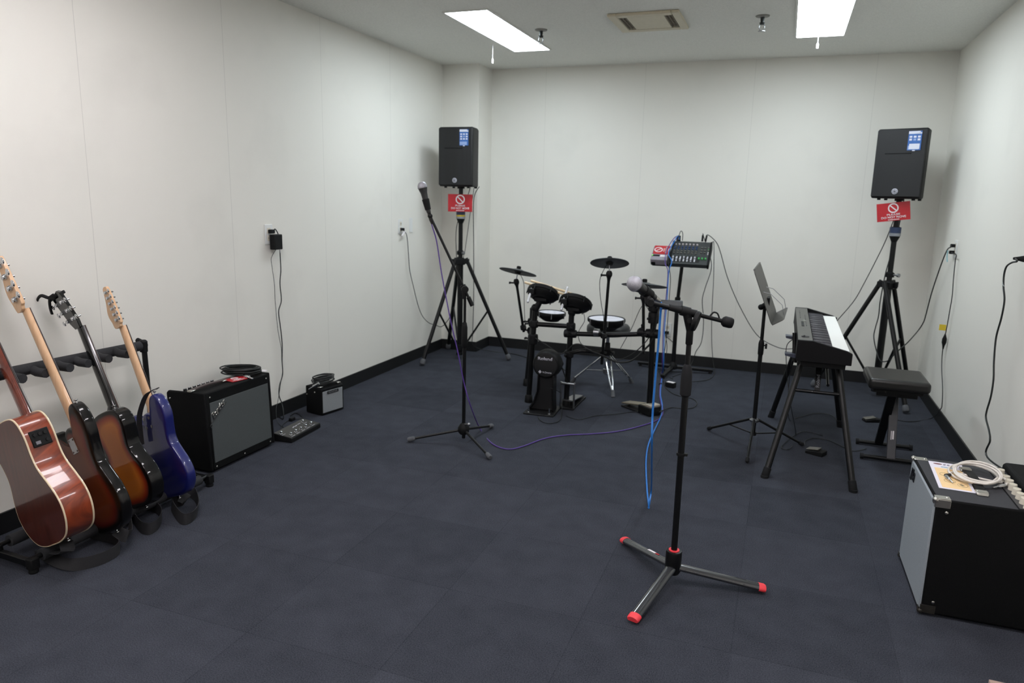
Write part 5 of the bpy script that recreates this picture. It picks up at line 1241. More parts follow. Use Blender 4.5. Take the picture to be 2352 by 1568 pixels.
for v_ in (-0.022, 0.022):
    for w_ in (0.335, 0.375): b.lathe((v_, 0.0, w_), (0, -1, 0), [(0.0075, -0.001), (0.0075, 0.001), (0.005, 0.0018), (0, 0.0018)], 12)
b.obj('neck_bolt', M_STEEL, t)
strings(M, 6, 0.027, 0.0175, 0.13, LEN, 0.052, t); bridge(M, 0.044, 0.13, 0.085, t); pickups(M, 0.044, (0.165, 0.215, 0.27), 0.085, t, M_WHITE)
hb = Vector((0.100, 0.022, 0.467)); button(M, hb, (0.1, 0, 1), t); button(M, (0, 0.022, 0.001), (0, 0, -1), t)
pts = [M @ Vector(v) for v in ((0.118, 0.034, 0.486), (0.100, 0.022, 0.486), (0.066, 0.002, 0.474), (0.022, -0.014, 0.43), (-0.012, -0.022, 0.385), (-0.045, -0.022, 0.325), (-0.070, -0.022, 0.27))]
uv_ = M.to_3x3() @ Vector((0, 1, 0.1)); vv_ = M.to_3x3() @ Vector((1, -0.25, 0)); mm_ = M.to_3x3() @ Vector((0.25, 0.9, 0.2))
MB().ribbon(pts, [uv_, uv_, mm_, mm_, mm_, mm_, mm_], 0.023, 0.003).obj('strap', M_STRAP, t)
tp = M @ Vector((0.0, 0.022, -0.006))
pts = [tp, tp+Vector((0.02, 0.02, -0.02)), Zp(396, 1156, 0.026), Zp(408, 1182, 0.024), Zp(424, 1192, 0.026), Zp(444, 1184, 0.026), Zp(455, 1164, 0.026), Zp(450, 1140, 0.028), Zp(432, 1122, 0.05), Zp(424, 1112, 0.08)]
MB().ribbon(pts, [Vector((0.2, 1, 0.2)), Vector((0.3, 0.8, 0.5))]+[Vector((0.1, 0.2, 1))]*6+[Vector((0.5, 0.5, 0.5)), Vector((0.6, 0.5, 0.3))], 0.050, 0.0025).obj('strap', M_STRAP, t)
# ---------------------------------------------------------------- amplifiers
M_CLOTH = mat('charcoal_grille_cloth', (70, 75, 76), 0.8, var=0.16, scale=420, bump=0.3, bscale=600)
M_CLOTHS = mat('silver_grille_cloth', (134, 138, 141), 0.75, var=0.12, scale=420, bump=0.3, bscale=600)
M_CLOTHP = mat('pale_grille_cloth', (146, 154, 160), 0.75, var=0.12, scale=420, bump=0.3, bscale=600)
M_NICK = mat('nickel', (190, 188, 182), 0.25, 1.0, var=0.05)
M_DIRT = mat('worn_dark_metal', (62, 60, 56), 0.45, 0.7, var=0.2)
def screw(F, p, d, parent, r=0.0055): MB(F).lathe(p, d, [(r, 0), (r*0.95, 0.001), (r*0.5, 0.0028), (0, 0.003)], 12).obj('screw', M_NICK, parent)
YZ = frame((0, 0, 0), (0, 1, 0), (0, 0, 1), (1, 0, 0))     # outline (depth, height), extruded across the width

# combo amplifier by the guitars
F = frame((0.316, -3.377, 0), (0, 1, 0), (-1, 0, 0), (0, 0, 1)) @ RX(R(-2.2))
w_, d_, h_ = 0.498, 0.248, 0.425; hw = w_/2
t = thing('guitar_amplifier', (0.20, -3.377, 0), 'large black combo amplifier with dark grey grille and silver script badge', 'amplifier', 'guitar amplifiers')
b = MB(F)
for s in (-1, 1): b.prism([(0.0, 0.014), (d_, 0.024), (d_, h_-0.012), (d_-0.012, h_), (0.0, h_)], s*(hw-0.009)-0.009, s*(hw-0.009)+0.009, YZ)
b.prism([(0.0, 0.014), (d_, 0.024), (d_, h_-0.032), (0.195, h_-0.018), (0.125, h_-0.004), (0.0, h_-0.002)], -hw+0.018, hw-0.018, YZ)
b.obj('cabinet', M_TOLEX, t, bevel=0.006)
MB(F).lohi((-hw+0.030, -0.002, 0.052), (hw-0.026, 0.012, h_-0.056)).obj('grille_cloth', M_CLOTH, t, bevel=0.002)
for x, z in ((-hw+0.035, h_-0.028), (hw-0.035, h_-0.028), (-hw+0.04, 0.030), (0.0, 0.030), (hw-0.04, 0.030)): screw(F, (x, -0.0005, z), (0, -1, 0), t)
for z in (h_-0.04, h_-0.14): screw(F, (-hw-0.0005, d_-0.022, z), (-1, 0, 0), t, 0.005)
for x in (-hw+0.05, hw-0.05):
    for y in (0.04, d_-0.04): MB(F).cyl((x, y, -0.001), (x, y, 0.022), 0.014, 0.016, 12).obj('rubber_foot', M_DRUB, t)
ang = R(34); FL = F @ frame((-0.168, -0.003, 0.317), (1, 0, 0), (0, 0, 1), (0, -1, 0)) @ RZ(ang)
lettering('Fender', FL @ T(0.006, 0.008, 0), 0.118, 0.034, M_NICK, t, 'script_badge', shear=0.35, fat=0.03, thick=0.003)
b = MB(FL); b.prism([(-0.070, -0.016), (0.064, -0.010), (0.066, -0.006), (-0.060, -0.011)], 0, 0.003).prism([(-0.092, -0.020), (-0.074, -0.016), (-0.072, -0.011), (-0.092, -0.015)], 0, 0.003).prism([(-0.094, -0.030), (-0.078, -0.027), (-0.076, -0.022), (-0.094, -0.025)], 0, 0.003)
b.obj('badge_underline', M_NICK, t)
sl = math.atan2(0.014, 0.07)
FP2 = F @ T(-0.108, 0.162, h_-0.0095) @ RX(-sl)
MB(FP2).box((0.108, 0, 0.0006), (w_-0.05, 0.066, 0.002)).obj('control_panel', M_BLACK, t)
for k in range(7):
    x = -0.095+k*0.0315
    kb = MB(FP2).cyl((x, 0.004, 0.001), (x, 0.004, 0.012), 0.0095, 0.0085, 16).obj('control_knob', M_BLACK, t)
    MB(FP2).lathe((x, 0.004, 0.012), (0, 0, 1), [(0.0085, 0), (0.0075, 0.003), (0, 0.003)], 14).obj('knob_cap', M_CHROME, kb)
b = MB(F); b.ribbon([(-0.238, 0.092, h_+0.006), (-0.21, 0.092, h_+0.010), (-0.125, 0.092, h_+0.014), (-0.04, 0.092, h_+0.010), (-0.012, 0.092, h_+0.006)], [Vector((0, 1, 0))]*5, 0.026, 0.006); hd = b.obj('strap_handle', mat('dark_mauve_leatherette', (58, 46, 47), 0.4, var=0.1), t)
for x in (-0.236, -0.014): MB(F).box((x, 0.092, h_+0.005), (0.032, 0.030, 0.010)).obj('handle_end', M_NICK, hd, bevel=0.003)

def jack(p, d, parent, L=0.055, k=1.0):
    d = Vector(d).normalized(); p = Vector(p)
    MB().lathe(p, d, [(r_*k, h__) for r_, h__ in [(0, 0), (0.0055, 0.001), (0.0065, 0.012), (0.0068, L*0.55), (0.0045, L*0.58), (0.0032, L*0.6), (0.0032, L*0.92), (0.0022, L*0.94), (0.0032, L*0.97), (0, L)]], 12).obj('jack_plug', M_CHROME, parent)
def coil(c, rx, ry, ang, n, r, z0, dz, seed, tilt=0.0):
    rnd = random.Random(seed); pts = []
    k = 14
    ca, sa = math.cos(ang), math.sin(ang)
    for i in range(n*k+1):
        f = i/k; a = 2*PI*f; s = 1+0.10*math.sin(f*2.3+seed)
        x, y = rx*s*math.cos(a)+0.008*math.sin(f*3.1), ry*s*math.sin(a)+0.006*math.cos(f*1.9)
        pts.append(Vector((c[0]+x*ca-y*sa, c[1]+x*sa+y*ca, z0+dz*f/n+r+tilt*(math.cos(a)+1)*rx*f/n+0.002*rnd.random())))
    return pts
zt = (F @ Vector((0, 0.12, h_))).z
p = [Zp(a_, b_, zt+0.006) for a_, b_ in ((517, 870), (543, 862), (561, 870), (543, 876))]
ce = (p[0]+p[1]+p[2]+p[3])/4
FC = T((ce.x+0.005, ce.y, zt+0.006)) @ RZ(R(78))
warning_sign(FC, 0.105, 0.078, 'small red do not move card lying on top of the large combo amplifier')
t = thing('cable_coil', (0.19, -3.21, zt), 'coiled black instrument cable with a silver plug on the large combo amplifier', 'cable', 'coiled black cables on the amplifiers')
pts = coil((0.180, -3.215), 0.098, 0.066, R(20), 9, 0.0040, zt+0.003, 0.036, 3)
MB().tube(pts, 0.0040, 8, sub=2).obj('cable', M_CABLE, t)
q0 = Zp(560, 862, zt+0.012); q1 = Zp(592, 874, zt+0.006); jack(q0, q1-q0, t, 0.088, 1.6)
q0 = Zp(568, 853, zt+0.022); jack(q0, Vector((0.4, 1, 0.1)), t, 0.06, 1.4)
MB().box(Zp(606, 851, zt+0.004), (0.035, 0.03, 0.003)).obj('white_tag', M_PRINT, t)

# little practice amplifier
X_ = Vector((0.206, 0.979, 0)).normalized(); Y_ = Vector((-X_.y, X_.x, 0))
F = frame((0.262, -2.474, 0), X_, Y_, (0, 0, 1)); w_, d_, h_ = 0.194, 0.145, 0.186; hw = w_/2
t = thing('guitar_amplifier', (0.20, -2.46, 0), 'tiny black practice amplifier with pale silver grille against the left wall', 'amplifier', 'guitar amplifiers')
MB(F).prism([(0.0, 0.006), (d_, 0.006), (d_, h_-0.004), (d_-0.006, h_), (0.045, h_-0.004), (0.0, h_-0.010)], -hw, hw, YZ).obj('cabinet', M_TOLEX, t, bevel=0.006)
MB(F).lohi((-hw+0.010, -0.002, 0.018), (hw-0.010, 0.006, h_-0.026)).obj('grille_cloth', M_CLOTHS, t, bevel=0.002)
nb = MB(F).box((0.0, -0.004, h_-0.038), (0.098, 0.004, 0.020)).obj('name_plate', M_BLACK, t, bevel=0.002)
lettering('FENDER', F @ frame((0, -0.0062, h_-0.038), (1, 0, 0), (0, 0, 1), (0, -1, 0)), 0.080, 0.011, mat('grey_print', (120, 122, 126), 0.5), nb)
MB(F).box((0, 0.085, h_+0.001), (w_-0.03, 0.05, 0.003)).obj('control_panel', M_BLACK, t)
for k in range(4): MB(F).cyl((-0.06+k*0.022, 0.09, h_), (-0.06+k*0.022, 0.09, h_+0.010), 0.006, 0.005, 12).obj('control_knob', M_CHROME, t)
MB(F).ribbon([(-0.074, 0.028, h_-0.002), (-0.05, 0.026, h_+0.008), (0, 0.026, h_+0.012), (0.05, 0.026, h_+0.008), (0.074, 0.028, h_-0.002)], [Vector((0, 1, 0))]*5, 0.018, 0.004).obj('strap_handle', M_BLACKM, t)
for x in (-0.078, 0.078): MB(F).box((x, 0.028, h_+0.001), (0.030, 0.022, 0.008)).obj('handle_end', M_NICK, t, bevel=0.003)
screw(F, (-hw-0.0005, 0.060, h_-0.036), (-1, 0, 0), t, 0.0065); screw(F, (-hw-0.0005, d_-0.012, h_-0.06), (-1, 0, 0), t, 0.0055)
for x in (-hw+0.025, hw-0.025):
    for y in (0.025, d_-0.025): MB(F).cyl((x, y, 0), (x, y, 0.008), 0.008, 0.009, 10).obj('rubber_foot', M_DRUB, t)
c = F @ Vector((0.004, 0.086, h_))
t = thing('cable_coil', c, 'coiled black instrument cable with a silver plug on the tiny practice amplifier', 'cable', 'coiled black cables on the amplifiers')
MB().tube(coil((c.x, c.y), 0.076, 0.046, R(78), 8, 0.0038, h_+0.012, 0.036, 5), 0.0038, 8, sub=2).obj('cable', M_CABLE, t)
q0 = Vp(733, 880, F @ Vector((-hw, 0.0, h_)), 0.0); q1 = Vp(709, 894, F @ Vector((-hw-0.006, 0.03, h_)), 0.0); jack(q0, q1-q0, t, (q1-q0).length, 1.3)

# foot controller
p0, p1, p2 = Vector((0.389, -3.074, 0)), Vector((0.370, -2.767, 0)), Vector((0.274, -3.059, 0))
X_ = (p1-p0).normalized(); Y_ = Vector((-X_.y, X_.x, 0)); F = frame(p0.lerp(p1, 0.5), X_, Y_, (0, 0, 1))
w_, d_ = 0.308, 0.125
t = thing('foot_controller', F @ Vector((0, d_/2, 0)), 'flat black foot controller with chrome switches on the carpet between the amplifiers', 'foot controller')
MB(F).prism([(0, 0.002), (d_, 0.002), (d_, 0.046), (0.004, 0.030), (0, 0.026)], -w_/2, w_/2, YZ).obj('case', M_BLACKM, t, bevel=0.003)
sl = math.atan2(0.016, d_-0.004); Ft = F @ T(0, 0.004, 0.030) @ RX(sl)
MB(Ft).lohi((-w_/2+0.004, 0.002, 0.0002), (w_/2-0.004, d_-0.006, 0.0014)).obj('top_plate', mat('dark_olive_panel', (56, 56, 53), 0.45, var=0.08), t)
sw = None
for k, (x, y) in enumerate(((-0.115, 0.028), (-0.062, 0.030), (-0.009, 0.030), (0.044, 0.030), (0.100, 0.030), (-0.135, 0.080), (0.095, 0.085))):
    s_ = MB(Ft).lathe((x, y, 0.001), (0, 0, 1), [(0.0095, 0), (0.0095, 0.003), (0.0055, 0.0035), (0.0055, 0.010), (0.0068, 0.011), (0.0068, 0.016), (0.004, 0.018), (0, 0.018)], 16).obj('foot_switch', M_CHROME, t)
    b = MB(Ft)
    for q in (-1, 0, 1): b.box((x+q*0.012, y-0.018, 0.0017), (0.008, 0.003, 0.0006))
    b.obj('panel_mark', M_SILVERC, t)
b = MB(Ft)
for k in range(4): b.box((-0.01+k*0.013, 0.082+0.003*(k % 2), 0.0017), (0.009, 0.006, 0.0006))
for k in range(3): b.box((0.05+k*0.011, 0.088, 0.0017), (0.008, 0.004, 0.0006))
b.obj('panel_print', M_SILVERC, t)

# big combo in the right foreground, seen from its end
F = frame((3.507, -3.438, 0), (0.015, -1, 0), (1, 0.015, 0), (0, 0, 1)); w_, d_, h_ = 0.442, 0.388, 0.440; hw = w_/2
t = thing('bass_amplifier', (3.69, -3.44, 0), 'big black amplifier with pale grille and metal corners in the right foreground', 'amplifier')
b = MB(F); b.prism([(0.006, 0.012), (d_, 0.012), (d_, h_+0.016), (d_-0.008, h_+0.024), (0.318, h_+0.024), (0.308, h_+0.016), (0.308, h_), (0.006, h_)], -hw, hw, YZ); b.obj('cabinet', M_TOLEX, t, bevel=0.007)
MB(F).lohi((-hw+0.006, -0.001, 0.020), (hw-0.006, 0.008, h_-0.012)).obj('grille_cloth', M_CLOTHP, t, bevel=0.002)
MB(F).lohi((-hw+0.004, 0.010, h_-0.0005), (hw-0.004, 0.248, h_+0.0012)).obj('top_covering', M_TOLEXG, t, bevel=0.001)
for sx in (-1, 1):
    for top in (0, 1):
        z = h_ if top else 0.012; zz = -1 if top else 1
        m = M_NICK if top else M_DIRT
        b = MB(F)
        b.lohi((sx*hw-0.002, 0.002, z-0.002), (sx*(hw-0.030), 0.048, z+0.0025) if False else (sx*(hw-0.034), 0.050, z+0.0025*(1 if top else -1)))
        b.lohi((sx*(hw+0.0025), 0.002, z), (sx*(hw-0.001), 0.050, z+zz*0.030))
        b.lohi((sx*(hw+0.001), 0.0, z), (sx*(hw-0.018), -0.0035, z+zz*0.018))
        b.sphere((sx*(hw-0.004), 0.004, z+zz*0.004), 0.0105, 12)
        b.obj('corner_protector', m, t, bevel=0.0015)
        screw(F, (sx*(hw+0.0025), 0.040, z+zz*0.045), (sx, 0, 0), t, 0.006)
        if top: screw(F, (sx*(hw-0.018), 0.040, z+0.0025), (0, 0, 1), t, 0.005)
    MB(F).lohi((sx*(hw+0.002), d_-0.05, 0.012), (sx*(hw-0.001), d_+0.002, 0.045)).obj('corner_protector', M_DIRT, t, bevel=0.0015)
    screw(F, (sx*(hw+0.0025), d_-0.034, 0.036), (sx, 0, 0), t, 0.006)
    for y in (0.05, d_-0.05): MB(F).cyl((sx*(hw-0.05), y, 0), (sx*(hw-0.05), y, 0.016), 0.016, 0.018, 12).obj('rubber_foot', M_DRUB, t)
b = MB(F @ frame((-hw+0.066, -0.0015, h_-0.052), (1, 0, 0), (0, 0, 1), (0, -1, 0)))
b.prism([(-0.042, -0.030), (-0.026, -0.032), (-0.004, 0.020), (-0.022, 0.022)], 0, 0.003).prism([(-0.010, -0.022), (0.004, -0.022), (0.018, 0.026), (0.004, 0.026)], 0, 0.003).prism([(-0.030, -0.004), (0.030, -0.012), (0.030, -0.002), (-0.030, 0.006)], 0, 0.003).prism([(0.016, -0.020), (0.030, -0.022), (0.040, 0.014), (0.028, 0.018)], 0, 0.003)
b.obj('black_emblem', M_GLOSS, t)
MB(F).ribbon([(-0.115, 0.162, h_+0.004), (-0.08, 0.162, h_+0.014), (0, 0.162, h_+0.020), (0.08, 0.162, h_+0.014), (0.115, 0.162, h_+0.004)], [Vector((0, 1, 0))]*5, 0.028, 0.006).obj('strap_handle', M_BLACKM, t)
for s in (-1, 1):
    MB(F).prism([(-0.02, 0), (0.02, 0), (0.016, 0.010), (0.006, 0.015), (-0.016, 0.012)], -0.019, 0.019, frame((s*0.118, 0.162, h_+0.001), (1, 0, 0), (0, 0, 1), (0, -1, 0))).obj('handle_end', M_NICK, t, bevel=0.003)
MB(F).box((0, 0.279, h_+0.001), (w_-0.02, 0.054, 0.003)).obj('control_panel', mat('graphite_panel', (58, 58, 62), 0.4, 0.3), t)
for k in range(8):
    x = -0.100+k*0.043 if k else -0.125
    kb = MB(F).cyl((x, 0.278, h_+0.002), (x, 0.278, h_+0.024), 0.0145, 0.0125, 18).obj('control_knob', M_IVORY, t)
    MB(F).box((x, 0.278, h_+0.0245), (0.003, 0.022, 0.002)).obj('knob_pointer', M_IVORY, kb)

# sheet with drawings lying on it
zt = h_+0.0022
q = [Zp(a_, b_, zt) for a_, b_ in ((2131, 1058), (2156.6, 1120), (2242, 1133))]
X_ = (q[2]-q[1]).normalized(); Y_ = Vector((-X_.y, X_.x, 0)); Wp = (q[2]-q[1]).length; Hp = (q[0]-q[1]).length
t = thing('instruction_sheet', q[1].lerp(q[2], 0.5), 'white and yellow printed sheet lying under the white cable on the big amplifier', 'paper sheet')
F2 = frame(q[1], X_, Y_, (0, 0, 1))
MB(F2).lohi((0, 0, 0), (Wp, Hp, 0.0012)).obj('paper', mat('white_paper', (232, 228, 240), 0.55, var=0.02), t)
MB(F2).lohi((0.012, 0.012, 0.001), (Wp-0.010, Hp*0.76, 0.0016)).obj('yellow_panel', mat('apricot_print', (246, 212, 158), 0.55, var=0.03), t)
b = MB(F2)
for cx, cy, rr in ((0.40, 0.30, 0.16), (0.72, 0.20, 0.14), (0.70, 0.38, 0.13), (0.34, 0.52, 0.15)):
    b.tube([(Wp*(cx+rr*math.cos(a)), Hp*(cy+0.06*math.sin(a)), 0.0017) for a in [2*PI*k/12 for k in range(12)]], 0.0006, 5, closed=True)
for cx, cy in ((0.70, 0.20), (0.68, 0.38)): b.box((Wp*cx, Hp*cy, 0.0018), (0.010, 0.016, 0.0006), Matrix.Rotation(0.6, 3, 'Z'))
b.obj('line_drawing', mat('sepia_print', (128, 120, 92), 0.6), t)
b = MB(F2); b.mi = 0; b.sphere((Wp*0.26, Hp*0.92, 0.0014), 0.013, 12, (1.2, 0.6, 0.05)); b.mi = 1
for k in range(4): b.box((Wp*(0.46+0.11*k), Hp*0.915, 0.0016), (0.008, 0.016, 0.0006), Matrix.Rotation(-0.3, 3, 'Z'))
b.mi = 2; b.box((Wp*0.55, Hp*0.81, 0.0016), (Wp*0.45, 0.006, 0.0006)); b.obj('heading_print', [mat('maroon_print', (110, 52, 56), 0.5), mat('grey_print2', (150, 146, 160), 0.5), mat('teal_print', (110, 158, 176), 0.5)], t)

# white cable coil
M_WCAB = mat('white_cable_jacket', (222, 216, 208), 0.4, var=0.03)
cc = Zp(2238, 1088, zt+0.02)
t = thing('cable_coil', (cc.x, cc.y, zt), 'loosely coiled white instrument cable on top of the big foreground amplifier', 'cable')
pts = []
loops = ((2240, 1086, 0.082, 0.100, 0.012), (2233, 1090, 0.085, 0.085, 0.014), (2250, 1082, 0.070, 0.100, 0.030), (2243, 1086, 0.075, 0.085, 0.030))
k = 16; n = len(loops)
for i, (px, py, rx, ry, z_) in enumerate(loops):
    c0 = Zp(px, py, zt+z_); nx = loops[min(i+1, n-1)]; c1 = Zp(nx[0], nx[1], zt+nx[4])
    for j in range(k):
        f = j/k; a = 2*PI*f-0.8; c = c0.lerp(c1, f); ax = rx+(nx[2]-rx)*f; ay = ry+(nx[3]-ry)*f; zz = z_+(nx[4]-z_)*f
        pts.append(Vector((c.x+ax*math.cos(a)*0.95, c.y+ay*math.sin(a), zt+zz+(0.010 if i >= 2 else 0.004)*math.sin(a+0.6))))
e1 = Zp(2303, 1105, zt+0.015); pts += [Zp(2296, 1094, zt+0.016), Zp(2306, 1098, zt+0.014), Zp(2314, 1108, zt+0.010), Zp(2309, 1114, zt+0.009)]
s0 = [Zp(2182, 1090, zt+0.010), Zp(2192, 1085, zt+0.010)]
MB().tube(s0+pts, 0.0042, 10, sub=3).obj('cable', M_WCAB, t)
a_, b_ = Zp(2309, 1114, zt+0.009), Zp(2283, 1119, zt+0.007); jack(a_, b_-a_, t, 0.062)
a_, b_ = Zp(2172, 1092, zt+0.010), Zp(2187, 1107, zt+0.006)
MB().cyl(s0[0], a_, 0.006, 0.007, 12).obj('plug_sleeve', M_DIRT, t); jack(a_, b_-a_, t, 0.06)

# beige board cut off by the frame
q0, q1 = Zp(2271, 1559, 0.02), Zp(2312, 1568, 0.02)
X_ = (q1-q0).normalized(); Y_ = Vector((X_.y, -X_.x, 0)); F2 = frame(q0, X_, Y_, (0, 0, -1))
o = MB(F2).lohi((0, 0, 0), (0.30, 0.26, 0.018)).obj('wooden_board', wood_mat('pinkish_beige_board', (176, 152, 140), (196, 172, 158), 0.5, 0.0), None, bevel=0.002)
tag(o, 'corner of a pinkish beige board at the bottom right edge of the photo', 'board')
# ---------------------------------------------------------------- wall outlets
M_PLATE = mat('white_outlet_plate', (226, 228, 226), 0.4, var=0.02)
M_SLOT = mat('socket_slot', (60, 62, 64), 0.6)
def outlet(F, label, name='wall_outlet', sockets=True, w_=0.070, h_=0.120):
    """F: x right, y up, z out of the wall"""
    o = F @ Vector((0, 0, 0)); t = thing(name, o, label, 'wall outlet' if sockets else 'wall plate', None)
    MB(F).box((0, 0, 0.003), (w_, h_, 0.006)).obj('plate', M_PLATE, t, bevel=0.002)
    if sockets:
        for k in (-1, 1):
            s_ = MB(F).box((0, k*0.022, 0.0065), (0.032, 0.034, 0.003)).obj('socket', M_IVORY, t, bevel=0.001)
            MB(F).box((-0.006, k*0.022, 0.0083), (0.003, 0.012, 0.0008)).box((0.006, k*0.022, 0.0083), (0.003, 0.012, 0.0008)).obj('slot', M_SLOT, s_)
    return t
FL_ = lambda p: frame(p, (0, 1, 0), (0, 0, 1), (1, 0, 0))
FR_ = lambda p: frame(p, (0, -1, 0), (0, 0, 1), (-1, 0, 0))
FB_ = lambda p: frame(p, (1, 0, 0), (0, 0, 1), (0, -1, 0))
o1 = Xp(616, 538, 0.0); outlet(FL_(o1), 'white outlet on the left wall with a black adapter plugged into it')
o2 = Xp(919, 520, 0.0); outlet(FL_(o2), 'white outlet on the left wall feeding the thin black cord to the left speaker stand')
o3 = Xp(943, 517, 0.0); outlet(FL_(o3), 'narrow blank white plate on the left wall nearest the pillar', 'wall_plate', False, 0.05)
o4 = Xp(2196, 572, W); outlet(FR_(o4), 'white outlet with two black plugs on the right wall behind the bench')
o5 = Xp(2366, 606, W); outlet(FR_(o5), 'white outlet cut off by the right edge of the photo')
o6 = Yp(1533, 757, 0.0); outlet(FB_(o6), 'low white outlet on the back wall behind the mixer stand')

def cord(name, pts, r, m, label, cat='cable', group=None, parts=None, sub=8):
    t = thing(name, pts[0], label, cat, group)
    MB().tube(pts, r, 8, sub=sub).obj('cord', m, t); return t
def plug(t, F, L=0.028, m=None):
    MB(F).prism([(-0.013, -0.011), (0.013, -0.011), (0.013, 0.011), (-0.013, 0.011)], 0.008, 0.008+L).obj('plug', m or M_BLACKM, t, bevel=0.004)
LW = lambda x, *pp: [Xp(a, b, x) for a, b in pp]

# adapter and cords at the left wall
c = o1+Vector((0.0, 0.028, -0.030))
t = thing('power_adapter', c, 'boxy black power adapter hanging in the left wall outlet', 'power adapter')
MB(FL_(c)).lohi((-0.034, -0.062, 0.012), (0.040, 0.030, 0.052)).obj('block', M_BLACKM, t, bevel=0.005)
MB(FL_(c)).lohi((-0.008, 0.0, 0.006), (0.008, 0.012, 0.014)).obj('prong', M_STEEL, t)
cw = [FL_(c) @ Vector((0.004, -0.060, 0.030))]+LW(0.022, (624, 590), (624, 607), (630, 650), (632, 690), (638, 755), (646, 800), (647, 828), (649, 850), (644, 885), (641, 905))+[Xp(638, 922, 0.024), Xp(634, 945, 0.05), Zp(640, 972, 0.006), Zp(662, 985, 0.006), Zp(668, 978, 0.008)]
MB().tube(cw, 0.0016, 6).obj('thin_cord', M_CABLE, t)
pts = [FL_(o1) @ Vector((0.018, 0.018, 0.026))]+LW(0.034, (632, 526), (639, 538), (643, 556))+LW(0.026, (643, 566), (643, 577), (645, 620), (643, 650), (646, 690), (640, 715), (644, 750), (648, 790), (648, 830), (649, 860), (642, 885), (641, 908))+[Xp(647, 925, 0.03), Xp(651, 945, 0.06), Zp(650, 962, 0.006), Zp(640, 955, 0.006)]
t = cord('mains_cable', pts, 0.0032, M_CABLE, 'black cord with a white wrap running down the left wall behind the combo amplifier')
MB(FL_(o1)).lohi((-0.012, 0.006, 0.008), (0.022, 0.030, 0.036)).obj('plug', M_BLACKM, t, bevel=0.004)
q = Xp(643, 567, 0.0262); MB().cyl(q+Vector((0, 0, -0.035)), q+Vector((0, 0, 0.032)), 0.0042, n=10).obj('white_wrap', M_PRINT, t)
pts = [Zp(667, 955, 0.005), Zp(680, 948, 0.005), Zp(695, 960, 0.005), Zp(668, 963, 0.005), Zp(650, 975, 0.005), Zp(644, 990, 0.005)]
t = cord('thin_cable', pts, 0.0022, M_CABLE, 'tangled thin black cable on the carpet behind the foot controller')
MB().lohi(*[tuple(a) for a in (Zp(671, 966, 0.0)+Vector((-0.012, -0.02, 0)), Zp(671, 966, 0.0)+Vector((0.012, 0.02, 0.022)))]).obj('connector', M_BLACKM, t, bevel=0.004)

# left speaker feeds
pts = [FL_(o2) @ Vector((-0.012, -0.022, 0.024))]+LW(0.03, (920, 525), (930, 532))+LW(0.03, (935, 545), (938, 580), (941, 620), (950, 660), (960, 700), (970, 725))+[Xp(985, 741, 0.08), Xp(1000, 746, 0.14), Vp(1013, 750, (0.30, -0.70, 0)), Vp(1025, 740, (0.32, -0.69, 0)), Vp(1036, 715, (0.335, -0.685, 0)), Vector((0.318, -0.68, 0.80)), Vector((0.315, -0.675, 1.15)), Vector((0.35, -0.54, 1.40)), Vector((0.365, -0.50, 1.50))]
t = cord('mains_cable', pts, 0.0032, M_CABLE, 'thin black cord drooping from the left wall outlet to the left speaker stand')
plug(t, FL_(o2) @ T(0, -0.022, 0)); q = Xp(926, 536, 0.03); MB().cyl(q+Vector((0, -0.02, -0.02)), q+Vector((0, 0.025, 0.014)), 0.007, n=8).obj('white_tag', M_PRINT, t)
pts = [Vector((0.43, -0.46, 1.50)), Vp(1088, 460, (0.44, -0.46, 0)), Vp(1088, 560, (0.44, -0.45, 0)), Vp(1088, 680, (0.44, -0.43, 0)), Vp(1086, 760, (0.43, -0.42, 0)), Vp(1089, 795, (0.43, -0.38, 0)), Zp(1140, 808, 0.005), Zp(1190, 815, 0.005), Zp(1300, 850, 0.005)]
cord('speaker_cable', pts, 0.0032, M_CABLE, 'grey black cable hanging straight down behind the left loudspeaker', 'cable')
pts = [Vector((0.40, -0.50, 1.50)), Vp(1080, 490, (0.36, -0.60, 0)), Vp(1073, 540, (0.36, -0.63, 0)), Vp(1068, 575, (0.36, -0.64, 0)), Vector((0.375, -0.665, 0.87)), Vector((0.372, -0.66, 0.6))]
cord('speaker_cable', pts, 0.0028, M_CABLE, 'short black cable looping beside the upper pole of the left speaker stand', 'cable')

# mixer to the right loudspeaker, and the mixer's drops
bk = FX @ Vector((0.10, 0.135, 0.075))
pts = [bk, bk+Vector((0.012, 0.0, 0.055)), Vp(1645, 556, (2.45, -0.20, 0)), Vp(1655, 580, (2.5, -0.20, 0)), Vp(1672, 640, (2.6, -0.2, 0)), Vp(1700, 705, (2.75, -0.2, 0)), Vp(1738, 768, (2.9, -0.2, 0)), Vp(1780, 795, (3.05, -0.2, 0)), Vp(1815, 801, (3.17, -0.2, 0)), Vp(1860, 790, (3.3, -0.2, 0)), Vp(1905, 755, (3.4, -0.22, 0)), Vp(1930, 728, (3.45, -0.24, 0)), Vp(1962, 690, (3.5, -0.26, 0)), Vp(1985, 650, (3.55, -0.28, 0)), Vp(2012, 598, (3.6, -0.3, 0)), Vp(2036, 548, (3.65, -0.32, 0)), Vector((3.70, -0.36, 1.40)), Vector((3.715, -0.345, 1.48))]
t = cord('speaker_cable', pts, 0.0032, M_CABLE, 'long black cable sagging from the mixing desk behind the digital piano to the right loudspeaker', 'cable')
MB().cyl(bk, bk+Vector((0.008, 0.0, 0.05)), 0.0085, 0.007, 10).obj('plug', M_BLACKM, t)
bk2 = FX @ Vector((0.075, 0.135, 0.075))
